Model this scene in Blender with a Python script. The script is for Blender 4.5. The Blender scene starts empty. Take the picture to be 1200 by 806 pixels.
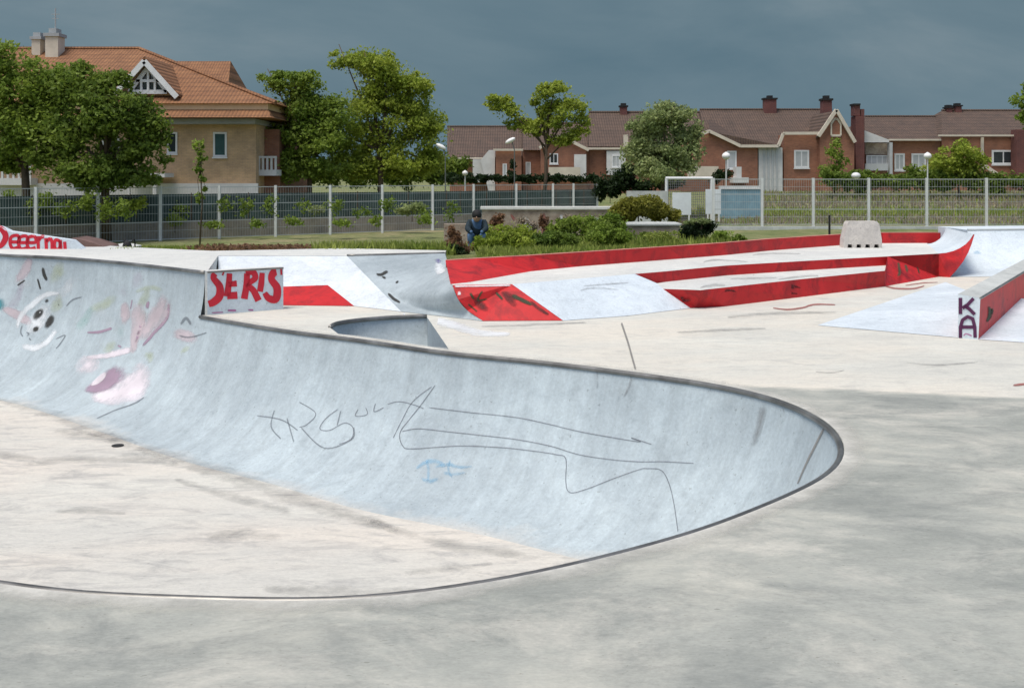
import bpy, bmesh, math, random
from mathutils import Vector, Matrix
from mathutils.bvhtree import BVHTree
random.seed(7)
C = bpy.context.scene.collection
F, HC, YH = 1287.0, 1.6, 205.0

# ---------------------------------------------------------------- helpers
def G(px, py, z=0.0):
    """point at height z seen at photo pixel px,py"""
    d = (HC - z) * F / (py - YH)
    return Vector(((px - 600) / F * d, d, z))
def P(px, py, d):
    """point at depth d seen at photo pixel"""
    return Vector(((px - 600) / F * d, d, HC - (py - YH) / F * d))

def nt(name):
    m = bpy.data.materials.new(name); m.use_nodes = True
    t = m.node_tree; t.nodes.clear()
    o = t.nodes.new('ShaderNodeOutputMaterial'); b = t.nodes.new('ShaderNodeBsdfPrincipled')
    t.links.new(b.outputs[0], o.inputs[0])
    return m, t, b, o
def N(t, typ, **kw):
    n = t.nodes.new(typ)
    for k, v in kw.items():
        if k in n.inputs: n.inputs[k].default_value = v
        else: setattr(n, k, v)
    return n
def rgba(c): return (c[0], c[1], c[2], 1)
def coords(t, scale=(1, 1, 1), uv=False):
    tc = t.nodes.new('ShaderNodeTexCoord'); mp = t.nodes.new('ShaderNodeMapping')
    mp.inputs['Scale'].default_value = scale
    t.links.new(tc.outputs['UV' if uv else 'Object'], mp.inputs[0])
    return mp.outputs[0]
def noise(t, vec, scale, detail=4, rough=.6, dist=0.0):
    n = N(t, 'ShaderNodeTexNoise', Scale=scale, Detail=detail, Roughness=rough, Distortion=dist)
    t.links.new(vec, n.inputs['Vector']); return n.outputs[0]
def ramp(t, fac, stops):
    r = t.nodes.new('ShaderNodeValToRGB')
    while len(r.color_ramp.elements) < len(stops): r.color_ramp.elements.new(.5)
    for e, (p, c) in zip(r.color_ramp.elements, stops):
        e.position = p; e.color = rgba(c) if hasattr(c, '__len__') else (c, c, c, 1)
    t.links.new(fac, r.inputs[0]); return r.outputs[0]
def mix(t, a, b, fac, mode='MIX'):
    m = t.nodes.new('ShaderNodeMix'); m.data_type = 'RGBA'; m.blend_type = mode
    if hasattr(fac, 'is_output'): t.links.new(fac, m.inputs[0])
    else: m.inputs[0].default_value = fac
    for v, i in ((a, 6), (b, 7)):
        if hasattr(v, 'is_output'): t.links.new(v, m.inputs[i])
        else: m.inputs[i].default_value = rgba(v)
    return m.outputs[2]
def bump(t, b, h, strength=.2, dist=.01):
    n = N(t, 'ShaderNodeBump', Strength=strength, Distance=dist)
    t.links.new(h, n.inputs['Height']); t.links.new(n.outputs[0], b.inputs['Normal'])

def mat_simple(name, col, rough=.7, var=.15, scale=3, metal=0, bmp=0, spec=.3):
    m, t, b, o = nt(name)
    v = coords(t)
    n = noise(t, v, scale, 5, .65)
    lo = [c * (1 - var) for c in col]; hi = [min(1, c * (1 + var)) for c in col]
    t.links.new(ramp(t, n, [(.3, lo), (.7, hi)]), b.inputs['Base Color'])
    b.inputs['Roughness'].default_value = rough; b.inputs['Metallic'].default_value = metal
    b.inputs['Specular IOR Level'].default_value = spec
    if bmp: bump(t, b, noise(t, v, scale * 8, 4), bmp, .01)
    return m

def mat_concrete(name, light, dark, stain, warm=None, scale=1.0, uv=False, streak=0.0, aniso=(1, 1, 1), stain_amt=.6, zones=False, stain_pos=(.52, .75), blend=None, cracks=False):
    m, t, b, o = nt(name)
    v = coords(t, aniso)
    n1 = noise(t, v, .55 * scale, 6, .62, .4)
    col = ramp(t, n1, [(.32, dark), (.5, [(a + c) / 2 for a, c in zip(dark, light)]), (.62, light)])
    if warm:
        col = mix(t, col, warm, ramp(t, noise(t, v, .35 * scale, 3), [(.42, 0), (.62, .9)]))
    n2 = noise(t, v, 1.7 * scale, 8, .72, 1.2)
    sf = ramp(t, n2, [(stain_pos[0], 0), (stain_pos[1], stain_amt)])
    col = mix(t, col, stain, sf)
    if zones:     # the older, greyer slab in front of the bowl's far side
        tc = t.nodes.new('ShaderNodeTexCoord'); sp = t.nodes.new('ShaderNodeSeparateXYZ')
        t.links.new(tc.outputs['Object'], sp.inputs[0])
        mu = N(t, 'ShaderNodeMath', operation='MULTIPLY_ADD'); t.links.new(sp.outputs[0], mu.inputs[0])
        mu.inputs[1].default_value = .24; t.links.new(sp.outputs[1], mu.inputs[2])
        wob = N(t, 'ShaderNodeMath', operation='MULTIPLY_ADD'); t.links.new(noise(t, v, 2.2, 5), wob.inputs[0])
        wob.inputs[1].default_value = .35; t.links.new(mu.outputs[0], wob.inputs[2])
        zr = N(t, 'ShaderNodeMapRange'); zr.inputs['From Min'].default_value = 8.98; zr.inputs['From Max'].default_value = 8.86
        t.links.new(wob.outputs[0], zr.inputs[0])
        va = coords(t, (1, 1.5, 1))
        g1 = ramp(t, noise(t, va, .9, 7, .66, .7), [(.3, (.29, .305, .275)), (.5, (.375, .385, .345)), (.66, (.50, .495, .43))])
        g1 = mix(t, g1, (.215, .23, .215), ramp(t, noise(t, va, 1.1, 9, .72, .6), [(.47, 0), (.68, .8)]))
        g1 = mix(t, g1, (.58, .56, .49), ramp(t, noise(t, va, .8, 9, .75, .5), [(.5, 0), (.66, .75)]))
        col = mix(t, col, g1, zr.outputs[0])
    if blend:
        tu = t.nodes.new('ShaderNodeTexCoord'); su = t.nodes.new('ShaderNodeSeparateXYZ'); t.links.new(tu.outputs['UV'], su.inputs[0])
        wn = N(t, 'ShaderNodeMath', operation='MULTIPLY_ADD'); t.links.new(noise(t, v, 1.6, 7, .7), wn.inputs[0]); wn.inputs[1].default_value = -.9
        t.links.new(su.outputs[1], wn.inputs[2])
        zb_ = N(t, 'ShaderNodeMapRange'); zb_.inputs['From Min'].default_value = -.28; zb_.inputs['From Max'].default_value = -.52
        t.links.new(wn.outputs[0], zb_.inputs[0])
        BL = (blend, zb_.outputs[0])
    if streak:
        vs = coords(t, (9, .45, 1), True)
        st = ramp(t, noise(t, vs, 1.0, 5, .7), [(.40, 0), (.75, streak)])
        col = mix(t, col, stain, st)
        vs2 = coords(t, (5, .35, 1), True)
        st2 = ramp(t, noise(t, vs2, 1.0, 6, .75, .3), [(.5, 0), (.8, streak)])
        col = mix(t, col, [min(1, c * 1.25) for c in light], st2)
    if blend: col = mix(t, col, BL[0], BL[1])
    md = ramp(t, noise(t, v, 6.5, 8, .8, .3), [(.3, (.84, .845, .85)), (.5, (1.0, 1.0, 1.0)), (.72, (1.09, 1.085, 1.07))])
    col = mix(t, col, md, 1.0, 'MULTIPLY')
    pit = ramp(t, noise(t, v, 26, 3, .6), [(.66, (1, 1, 1)), (.70, (.66, .65, .63))])
    vo = N(t, 'ShaderNodeTexVoronoi', Scale=.45); vo.feature = 'DISTANCE_TO_EDGE'
    dn = N(t, 'ShaderNodeTexNoise', Scale=2.5, Detail=7); t.links.new(v, dn.inputs['Vector'])
    dv_ = mix(t, v, dn.outputs[1], .22); t.links.new(dv_, vo.inputs['Vector'])
    ck = ramp(t, vo.outputs[0], [(0, (.62, .61, .60)), (.0035, (1, 1, 1))])
    cm = ramp(t, noise(t, v, .5, 2), [(.5, 0), (.6, .8)])
    if cracks: col = mix(t, col, mix(t, (1, 1, 1), ck, cm), 1.0, 'MULTIPLY')
    col = mix(t, col, pit, .8, 'MULTIPLY')
    fine = ramp(t, noise(t, v, 38, 5, .75), [(.25, (.84, .84, .84)), (.7, (1.08, 1.08, 1.08))])
    col = mix(t, col, fine, 1.0, 'MULTIPLY')
    t.links.new(col, b.inputs['Base Color'])
    b.inputs['Roughness'].default_value = .82; b.inputs['Specular IOR Level'].default_value = .25
    bump(t, b, noise(t, v, 60, 6, .7), .25, .004)
    return m

def mat_paint(name, col, wear=.3, dark=None, rough=.55, wscale=5, dscale=2.5, dpos=(.55, .75)):
    """paint film laid over concrete, worn through where the noise is high"""
    m, t, b, o = nt(name)
    v = coords(t)
    c = ramp(t, noise(t, v, 2.2, 5), [(.3, [x * .85 for x in col]), (.7, [min(1, x * 1.12) for x in col])])
    if dark: c = mix(t, c, dark, ramp(t, noise(t, v, dscale, 7, .75, .6), [(dpos[0], 0), (dpos[1], .85)]))
    t.links.new(c, b.inputs['Base Color']); b.inputs['Roughness'].default_value = rough
    b.inputs['Specular IOR Level'].default_value = .3
    if wear > 0:
        tr = t.nodes.new('ShaderNodeBsdfTransparent'); ms = t.nodes.new('ShaderNodeMixShader')
        f = ramp(t, noise(t, v, wscale, 7, .75), [(max(0, .62 - wear * .5), wear * .35), (max(.05, .85 - wear * .5), min(1, .25 + wear))])
        t.links.new(f, ms.inputs[0]); t.links.new(b.outputs[0], ms.inputs[1]); t.links.new(tr.outputs[0], ms.inputs[2])
        t.links.new(ms.outputs[0], o.inputs[0])
    return m

def mat_leaf(name, a, c, scale=.8, trans=.45):
    m, t, b, o = nt(name)
    v = coords(t)
    n = noise(t, v, scale, 4, .7)
    n2 = noise(t, v, scale * 9, 2)
    col = ramp(t, n, [(.3, a), (.7, c)])
    col = mix(t, col, ramp(t, n2, [(.3, (.6, .6, .6)), (.7, (1.35, 1.35, 1.2))]), 1.0, 'MULTIPLY')
    t.links.new(col, b.inputs['Base Color']); b.inputs['Roughness'].default_value = .6
    b.inputs['Specular IOR Level'].default_value = .25
    tl = t.nodes.new('ShaderNodeBsdfTranslucent'); t.links.new(col, tl.inputs[0])
    ms = t.nodes.new('ShaderNodeMixShader'); ms.inputs[0].default_value = trans
    t.links.new(b.outputs[0], ms.inputs[1]); t.links.new(tl.outputs[0], ms.inputs[2]); t.links.new(ms.outputs[0], o.inputs[0])
    return m

def mat_brick(name, a, c, mortar=(.4, .36, .32), rows=True):
    m, t, b, o = nt(name)
    tc = t.nodes.new('ShaderNodeTexCoord'); sp = t.nodes.new('ShaderNodeSeparateXYZ'); cb = t.nodes.new('ShaderNodeCombineXYZ')
    t.links.new(tc.outputs['Object'], sp.inputs[0])
    ad = N(t, 'ShaderNodeMath', operation='ADD'); t.links.new(sp.outputs[0], ad.inputs[0]); t.links.new(sp.outputs[1], ad.inputs[1])
    t.links.new(ad.outputs[0], cb.inputs[0]); t.links.new(sp.outputs[2], cb.inputs[1])
    br = N(t, 'ShaderNodeTexBrick', Scale=1.0)
    br.inputs['Color1'].default_value = rgba(a); br.inputs['Color2'].default_value = rgba(c); br.inputs['Mortar'].default_value = rgba(mortar)
    br.inputs['Brick Width'].default_value = .25; br.inputs['Row Height'].default_value = .075; br.inputs['Mortar Size'].default_value = .008
    t.links.new(cb.outputs[0], br.inputs['Vector'])
    v = coords(t)
    col = mix(t, br.outputs[0], ramp(t, noise(t, v, .9, 6, .7), [(.3, (.7, .7, .72)), (.7, (1.2, 1.15, 1.1))]), 1.0, 'MULTIPLY')
    t.links.new(col, b.inputs['Base Color']); b.inputs['Roughness'].default_value = .85
    return m

def mat_tile(name, a, c, d):
    m, t, b, o = nt(name)
    v = coords(t)
    w = N(t, 'ShaderNodeTexWave', Scale=1.7, Distortion=.5, Detail=2); w.bands_direction = 'X'
    t.links.new(v, w.inputs['Vector'])
    w2 = N(t, 'ShaderNodeTexWave', Scale=1.2, Distortion=.8, Detail=2); w2.bands_direction = 'Z'
    t.links.new(v, w2.inputs['Vector'])
    col = ramp(t, noise(t, v, 1.4, 7, .75), [(.3, a), (.5, c), (.72, d)])
    col = mix(t, col, ramp(t, w.outputs[0], [(0, (.62, .62, .62)), (.5, (1.05, 1.05, 1.05))]), .8, 'MULTIPLY')
    col = mix(t, col, ramp(t, w2.outputs[0], [(0, (.65, .65, .65)), (.3, (1.05, 1.05, 1.05))]), .7, 'MULTIPLY')
    t.links.new(col, b.inputs['Base Color']); b.inputs['Roughness'].default_value = .8
    bump(t, b, w.outputs[0], .5, .05)
    return m

def mat_soft(name, col, strength=.8, wscale=7, gain=1.6):
    """spray or grime with a feathered edge"""
    m, t, b, o = nt(name)
    v = coords(t)
    t.links.new(ramp(t, noise(t, v, 3, 5), [(.3, [x * .85 for x in col]), (.7, [min(1, x * 1.12) for x in col])]), b.inputs['Base Color'])
    b.inputs['Roughness'].default_value = .75
    at = t.nodes.new('ShaderNodeAttribute'); at.attribute_name = 'edge'
    n1 = noise(t, v, wscale, 6, .75)
    ad = N(t, 'ShaderNodeMath', operation='MULTIPLY_ADD'); t.links.new(at.outputs['Fac'], ad.inputs[0]); ad.inputs[1].default_value = gain; ad.inputs[2].default_value = -.35
    mu = N(t, 'ShaderNodeMath', operation='MULTIPLY_ADD'); t.links.new(n1, mu.inputs[0]); mu.inputs[1].default_value = -2.2; mu.inputs[2].default_value = 1.05
    sm = N(t, 'ShaderNodeMath', operation='ADD'); t.links.new(ad.outputs[0], sm.inputs[0]); t.links.new(mu.outputs[0], sm.inputs[1])
    sm.use_clamp = True
    e2 = N(t, 'ShaderNodeMath', operation='MULTIPLY'); t.links.new(sm.outputs[0], e2.inputs[0])
    m5 = N(t, 'ShaderNodeMath', operation='MULTIPLY'); t.links.new(at.outputs['Fac'], m5.inputs[0]); m5.inputs[1].default_value = 2.2; m5.use_clamp = True
    t.links.new(m5.outputs[0], e2.inputs[1])
    f = N(t, 'ShaderNodeMath', operation='MULTIPLY'); t.links.new(e2.outputs[0], f.inputs[0]); f.inputs[1].default_value = strength
    tr = t.nodes.new('ShaderNodeBsdfTransparent'); ms = t.nodes.new('ShaderNodeMixShader')
    t.links.new(f.outputs[0], ms.inputs[0]); t.links.new(tr.outputs[0], ms.inputs[1]); t.links.new(b.outputs[0], ms.inputs[2])
    t.links.new(ms.outputs[0], o.inputs[0])
    return m

class MB:
    def __init__(s): s.v = []; s.f = []; s.e = {}
    def add(s, vs, fs):
        n = len(s.v); s.v += [Vector(p) for p in vs]; s.f += [tuple(i + n for i in f) for f in fs]; return s
    def poly(s, pts): return s.add(pts, [tuple(range(len(pts)))])
    def box(s, lo, hi):
        x0, y0, z0 = lo; x1, y1, z1 = hi
        return s.add([(x0,y0,z0),(x1,y0,z0),(x1,y1,z0),(x0,y1,z0),(x0,y0,z1),(x1,y0,z1),(x1,y1,z1),(x0,y1,z1)],
                     [(0,3,2,1),(4,5,6,7),(0,1,5,4),(1,2,6,5),(2,3,7,6),(3,0,4,7)])
    def beam(s, a, b, w, h=None, up=Vector((0,0,1))):
        a = Vector(a); b = Vector(b); h = h or w; d = (b - a).normalized()
        x = d.cross(up)
        if x.length < 1e-4: x = d.cross(Vector((0,1,0)))
        x.normalize(); y = x.cross(d).normalized()
        vs = []
        for p in (a, b):
            for i, j in ((-1,-1),(1,-1),(1,1),(-1,1)): vs.append(p + x * (i * w / 2) + y * (j * h / 2))
        return s.add(vs, [(0,1,2,3),(7,6,5,4),(0,4,5,1),(1,5,6,2),(2,6,7,3),(3,7,4,0)])
    def tube(s, pts, r, n=8, caps=True):
        pts = [Vector(p) for p in pts]
        rs = r if hasattr(r, '__len__') else [r] * len(pts)
        base = len(s.v); prev = None
        for i, p in enumerate(pts):
            d = (pts[min(i+1, len(pts)-1)] - pts[max(i-1, 0)]).normalized()
            if prev is None:
                x = d.cross(Vector((0,0,1)))
                if x.length < 1e-3: x = Vector((1,0,0))
            else: x = prev - d * prev.dot(d)
            x.normalize(); prev = x; y = d.cross(x)
            for k in range(n):
                a = 2 * math.pi * k / n
                s.v.append(p + (x * math.cos(a) + y * math.sin(a)) * rs[i])
        for i in range(len(pts) - 1):
            for k in range(n):
                a = base + i * n + k; b2 = base + i * n + (k + 1) % n
                s.f.append((a, b2, b2 + n, a + n))
        if caps:
            s.f.append(tuple(base + k for k in range(n))[::-1]); e = base + (len(pts) - 1) * n
            s.f.append(tuple(e + k for k in range(n)))
        return s
    def ball(s, c, r, seg=12, rings=8):
        c = Vector(c); r = r if hasattr(r, '__len__') else (r, r, r); base = len(s.v)
        for i in range(rings + 1):
            th = math.pi * i / rings
            for k in range(seg):
                ph = 2 * math.pi * k / seg
                s.v.append(c + Vector((r[0]*math.sin(th)*math.cos(ph), r[1]*math.sin(th)*math.sin(ph), r[2]*math.cos(th))))
        for i in range(rings):
            for k in range(seg):
                a = base + i*seg + k; b = base + i*seg + (k+1) % seg
                s.f.append((a, a + seg, b + seg, b))
        return s
    def extr(s, pts, h):
        """polygon pts extruded along vector h"""
        h = Vector(h); n = len(pts); pts = [Vector(p) for p in pts]
        return s.add(pts + [p + h for p in pts], [tuple(range(n))[::-1], tuple(range(n, 2*n))] + [(i, (i+1) % n, (i+1) % n + n, i + n) for i in range(n)])
    def grid(s, rows):
        base = len(s.v); m = len(rows[0])
        for r in rows: s.v += [Vector(p) for p in r]
        for i in range(len(rows) - 1):
            for j in range(m - 1):
                a = base + i*m + j; s.f.append((a, a+1, a+1+m, a+m))
        return s
    def bvh(s): return BVHTree.FromPolygons([tuple(p) for p in s.v], s.f)
    def build(s, name, mat, parent=None, smooth=False, uvs=None, fixn=True, bevel=0):
        me = bpy.data.meshes.new(name); me.from_pydata([tuple(p) for p in s.v], [], s.f)
        if uvs:
            l = me.uv_layers.new(name='UVMap')
            for lp in me.loops: l.data[lp.index].uv = uvs[lp.vertex_index]
        if fixn:
            bm = bmesh.new(); bm.from_mesh(me)
            if getattr(s, 'weld', False): bmesh.ops.remove_doubles(bm, verts=bm.verts, dist=.0005)
            bmesh.ops.recalc_face_normals(bm, faces=bm.faces); bm.to_mesh(me); bm.free()
        if s.e:
            at = me.attributes.new('edge', 'FLOAT', 'POINT')
            for k, q in s.e.items(): at.data[k].value = q
        if smooth:
            for p in me.polygons: p.use_smooth = True
        if mat: me.materials.append(mat)
        o = bpy.data.objects.new(name, me); C.objects.link(o)
        if parent:
            o.parent = parent
            r = parent
            off = Vector((0,0,0))
            if parent.type == 'EMPTY': off = -Vector(parent.location)
            o.location = off
        if bevel:
            b = o.modifiers.new('bevel', 'BEVEL'); b.width = bevel; b.segments = 2; b.limit_method = 'ANGLE'
        return o
def tag(o, label=None, cat=None, group=None, kind=None):
    if label: o['label'] = label
    if cat: o['category'] = cat
    if group: o['group'] = group
    if kind: o['kind'] = kind
    return o
def thing(name, loc, label, cat, group=None, kind=None):
    o = bpy.data.objects.new(name, None); C.objects.link(o); o.location = loc; o.empty_display_size = .2
    return tag(o, label, cat, group, kind)
def dup(root, loc, label=None, rotz=None):
    r = root.copy(); C.objects.link(r); r.location = loc
    if rotz is not None: r.rotation_euler = (0, 0, rotz)
    if label: r['label'] = label
    for ch in list(root.children):
        c = ch.copy(); C.objects.link(c); c.parent = r
        for g in ch.children:
            d = g.copy(); C.objects.link(d); d.parent = c
    return r

def catmull(pts, n=8, closed=False):
    pts = [Vector(p) for p in pts]; out = []; m = len(pts)
    rng = range(m) if closed else range(m - 1)
    for i in rng:
        g = (lambda k: pts[k % m]) if closed else (lambda k: pts[min(max(k, 0), m - 1)])
        p0, p1, p2, p3 = g(i-1), g(i), g(i+1), g(i+2)
        for j in range(n):
            t = j / n
            out.append(.5*((2*p1) + (p2-p0)*t + (2*p0-5*p1+4*p2-p3)*t*t + (3*p1-p0-3*p2+p3)*t**3))
    if not closed: out.append(pts[-1])
    return out
def fill_poly(outer, holes, z):
    """flat sheet with holes -> MB"""
    bm = bmesh.new(); edges = []
    for loop in [outer] + holes:
        vs = [bm.verts.new((p[0], p[1], z)) for p in loop]
        for i in range(len(vs)): edges.append(bm.edges.new((vs[i], vs[(i+1) % len(vs)])))
    bmesh.ops.triangle_fill(bm, edges=edges, use_beauty=True, use_dissolve=False)
    bm.verts.index_update(); m = MB()
    m.v = [v.co.copy() for v in bm.verts]; m.f = [tuple(v.index for v in f.verts) for f in bm.faces]; bm.free()
    for i, f in enumerate(m.f):
        a, b, c = (m.v[k] for k in f[:3])
        if (b - a).cross(c - a).z < 0: m.f[i] = tuple(reversed(f))
    return m
CAM = Vector((0, 0, HC))
def cast(bvh, px, py, off=.004):
    d = Vector(((px - 600) / F, 1, -(py - YH) / F)).normalized()
    h = bvh.ray_cast(CAM, d)
    if h[0] is None: return None
    n = h[1] if h[1].dot(d) < 0 else -h[1]
    return h[0] + n * off
def stroke(mb, bvh, pts, w=3, n=6, smooth=True, off=.004):
    """a paint line following the surface: pts are (px,py[,w])"""
    p3 = [Vector((p[0], p[1], p[2] if len(p) > 2 else w)) for p in pts]
    s = catmull(p3, n) if smooth and len(p3) > 2 else None
    if s is None:
        s = []
        for a, b in zip(p3[:-1], p3[1:]):
            for j in range(n): s.append(a.lerp(b, j / n))
        s.append(p3[-1])
    rows = []; ev = []
    L = [0]
    for a, b in zip(s[:-1], s[1:]): L.append(L[-1] + math.hypot(b.x - a.x, b.y - a.y))
    def flush():
        if len(rows) > 1:
            q = len(mb.v); mb.grid(rows)
            for r_, e_ in enumerate(ev):
                for c_, x_ in enumerate(e_): mb.e[q + r_ * 5 + c_] = x_
    for i, p in enumerate(s):
        a = s[max(i-1, 0)]; b = s[min(i+1, len(s)-1)]
        t = Vector((b.x - a.x, b.y - a.y))
        if t.length < 1e-6: continue
        t.normalize(); nx, ny = -t.y, t.x
        q = []
        for k in (-1, -.5, 0, .5, 1):
            c = cast(bvh, p.x + nx * p.z / 2 * k, p.y + ny * p.z / 2 * k, off)
            if c is None: q = None; break
            q.append(c)
        if q:
            rows.append(q); en = min(1, min(L[i], L[-1] - L[i]) / max(1, p.z * .8)); ev.append([0, .7 * en, en, .7 * en, 0])
        else:
            flush(); rows = []; ev = []
    flush()
    return mb
def patch(mb, bvh, pts, off=.004):
    q = [cast(bvh, x, y, off) for x, y in pts]
    if all(c is not None for c in q): mb.poly(q)
    return mb

# ---------------------------------------------------------------- materials
M = {}
M['deck'] = mat_concrete('beige_concrete', (.65, .645, .575), (.55, .545, .49), (.36, .36, .34), warm=(.67, .63, .54), stain_amt=.45, aniso=(1, 2, 1), zones=True, stain_pos=(.5, .72))
M['collar'] = mat_soft('rim_collar_concrete', (.62, .61, .55), .8, 2.5, 1.3)
M['raised'] = mat_concrete('pale_concrete', (.69, .69, .64), (.57, .58, .55), (.36, .37, .36), stain_amt=.4)
M['bowlfloor'] = mat_concrete('bowl_floor_concrete', (.63, .615, .55), (.54, .53, .485), (.34, .335, .32), warm=(.65, .605, .53), stain_amt=.75, aniso=(.8, 2.3, 1), stain_pos=(.5, .68))
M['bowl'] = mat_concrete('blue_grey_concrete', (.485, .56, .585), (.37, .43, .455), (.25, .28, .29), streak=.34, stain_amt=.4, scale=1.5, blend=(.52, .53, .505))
M['bankwhite'] = mat_concrete('white_bank_paint', (.70, .75, .77), (.60, .65, .68), (.40, .44, .46), stain_amt=.45, scale=2)
M['whiteblue'] = mat_concrete('white_painted_concrete', (.66, .73, .77), (.55, .62, .66), (.38, .43, .46), stain_amt=.4, scale=1.6)
M['grey'] = mat_concrete('grey_smooth_concrete', (.42, .48, .50), (.31, .36, .38), (.2, .235, .25), stain_amt=.5, scale=1.8)
M['red'] = mat_paint('red_paint', (.56, .022, .024), .04, dark=(.11, .014, .018), dpos=(.48, .70), dscale=2.2)
M['whitep2'] = mat_soft('faint_white_haze', (.72, .75, .76), .5, 5, 1.2)
M['magenta_f'] = mat_soft('faint_magenta_haze', (.50, .40, .50), .3, 5, 1.2)
M['teal_f'] = mat_soft('faint_teal_haze', (.36, .55, .50), .4, 5, 1.2)
M['haze'] = mat_soft('dark_spray_haze', (.13, .14, .15), .45, 4, 1.2)
M['redp'] = mat_paint('red_spray', (.56, .022, .04), 0, dark=(.25, .02, .03))
M['black'] = mat_soft('black_spray', (.035, .035, .03), .9, 7, 2)
M['darkgreen'] = mat_soft('dark_green_spray', (.03, .05, .02), .85, 7, 1.8)
M['purple'] = mat_paint('purple_spray', (.09, .02, .07), .1)
M['magenta'] = mat_soft('magenta_spray', (.42, .12, .29), .9)
M['blue'] = mat_soft('blue_spray', (.20, .46, .66), .42, 11, 1.15)
M['teal'] = mat_soft('teal_spray', (.06, .30, .34), .9, 7, 2)
M['violet'] = mat_soft('violet_spray', (.12, .10, .30), .9)
M['pencil'] = mat_soft('thin_grey_marker', (.15, .16, .18), .58, 20, 1.9)
M['pencil2'] = mat_soft('faded_grey_marker', (.16, .18, .20), .5, 12, 2)
M['pink'] = mat_soft('faded_pink_spray', (.62, .52, .54), .7, 4, 1.6)
M['pinkwhite'] = mat_soft('pale_pink_spray', (.80, .73, .76), .8, 4, 1.7)
M['mauve'] = mat_soft('mauve_spray', (.38, .26, .34), .75, 5, 1.8)
M['lime'] = mat_soft('faded_lime_spray', (.52, .57, .36), .38, 5, 1.3)
M['whitep'] = mat_soft('white_spray', (.80, .83, .84), .75)
M['stain'] = mat_soft('dark_grime', (.24, .24, .235), .5, 5, 1.0)
M['redscuff'] = mat_soft('dark_scuff', (.09, .015, .015), .8, 9, 1.4)
M['stain2'] = mat_soft('floor_grime', (.26, .26, .25), .42, 3.2, .9)
M['joint'] = mat_soft('joint_sealant', (.25, .24, .22), .75, 9, 2.5)
M['brownred'] = mat_soft('red_brown_paint', (.34, .12, .10), .85)
M['coping'] = mat_simple('worn_steel', (.22, .215, .20), .42, .5, 2.5, metal=.7)
M['ledgetop'] = mat_concrete('ledge_top_concrete', (.56, .58, .55), (.42, .44, .42), (.28, .3, .29), scale=2)
M['post'] = mat_simple('galvanised_post', (.62, .64, .62), .5, .1, 4)
M['polegrey'] = mat_simple('dull_grey_pole', (.14, .15, .14), .6, .1, 4)
M['wire'] = mat_simple('galvanised_wire', (.42, .45, .44), .5, .1, 4)
M['whitemetal'] = mat_simple('white_painted_metal', (.72, .73, .72), .5, .08, 3)
M['whiteboard'] = mat_simple('white_board', (.66, .70, .72), .6, .1, 2)
M['cream'] = mat_simple('cream_render', (.60, .54, .44), .85, .12, 1.5, bmp=.2)
M['whitewall'] = mat_simple('white_render', (.62, .62, .60), .85, .12, 1.5, bmp=.2)
M['villabrick'] = mat_brick('tan_brick', (.62, .43, .25), (.54, .37, .21), (.45, .33, .22))
M['brick'] = mat_brick('red_brick', (.34, .15, .085), (.27, .115, .066), (.26, .16, .12))
M['chimbrick'] = mat_brick('dark_red_brick', (.16, .05, .04), (.12, .04, .035), (.16, .1, .09))
M['tile_orange'] = mat_tile('orange_clay_tile', (.17, .075, .032), (.24, .108, .045), (.31, .148, .062))
M['tile_brown'] = mat_tile('brown_clay_tile', (.072, .049, .036), (.098, .064, .046), (.13, .082, .056))
M['glass'] = mat_simple('dark_window_glass', (.03, .04, .045), .12, .3, 1, spec=.6)
M['glassgreen'] = mat_simple('green_window_glass', (.05, .10, .10), .15, .3, 1, spec=.6)
M['shutter'] = mat_simple('grey_white_shutter', (.45, .47, .47), .7, .1, 2)
M['fascia'] = mat_simple('grey_fascia', (.36, .38, .39), .7, .1, 2)
M['stonewall'] = mat_concrete('rubble_concrete', (.40, .34, .27), (.24, .19, .15), (.12, .08, .06), scale=6, stain_amt=.7)
M['bark'] = mat_simple('bark', (.10, .075, .05), .9, .3, 6, bmp=.5)
M['screen'] = mat_simple('dark_green_windbreak', (.05, .08, .072), .8, .45, 1.1)
M['courtwall'] = mat_simple('blue_grey_wall', (.20, .33, .40), .7, .2, 2)
M['net'] = mat_simple('grey_net_cord', (.25, .25, .26), .8, .1, 3)
M['dark'] = mat_simple('near_black', (.02, .02, .02), .8, .3, 3)
M['lamp'] = mat_simple('white_lamp_globe', (.85, .85, .82), .3, .03, 3)
M['skin'] = mat_simple('skin', (.45, .28, .20), .6, .08, 9)
M['jacket'] = mat_simple('dark_navy_cloth', (.02, .035, .045), .85, .3, 12)
M['jeans'] = mat_simple('blue_denim', (.08, .15, .26), .85, .25, 12)
L1 = mat_leaf('leaf_dark', (.085, .15, .026), (.25, .33, .06))
L2 = mat_leaf('leaf_mid', (.12, .20, .026), (.31, .40, .075))
L3 = mat_leaf('leaf_bright', (.20, .28, .03), (.44, .50, .09))
L4 = mat_leaf('leaf_pale', (.16, .23, .08), (.45, .50, .24))
L5 = mat_leaf('leaf_hedge_dark', (.015, .032, .012), (.035, .065, .02))
L6 = mat_leaf('leaf_yellow', (.20, .21, .03), (.32, .30, .06))
L7 = mat_leaf('leaf_red', (.17, .085, .055), (.28, .17, .10))
L8 = mat_leaf('grass_green', (.17, .25, .035), (.40, .43, .12), 1.2)
L9 = mat_leaf('dry_flowers', (.30, .24, .20), (.42, .36, .28), 2)

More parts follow.
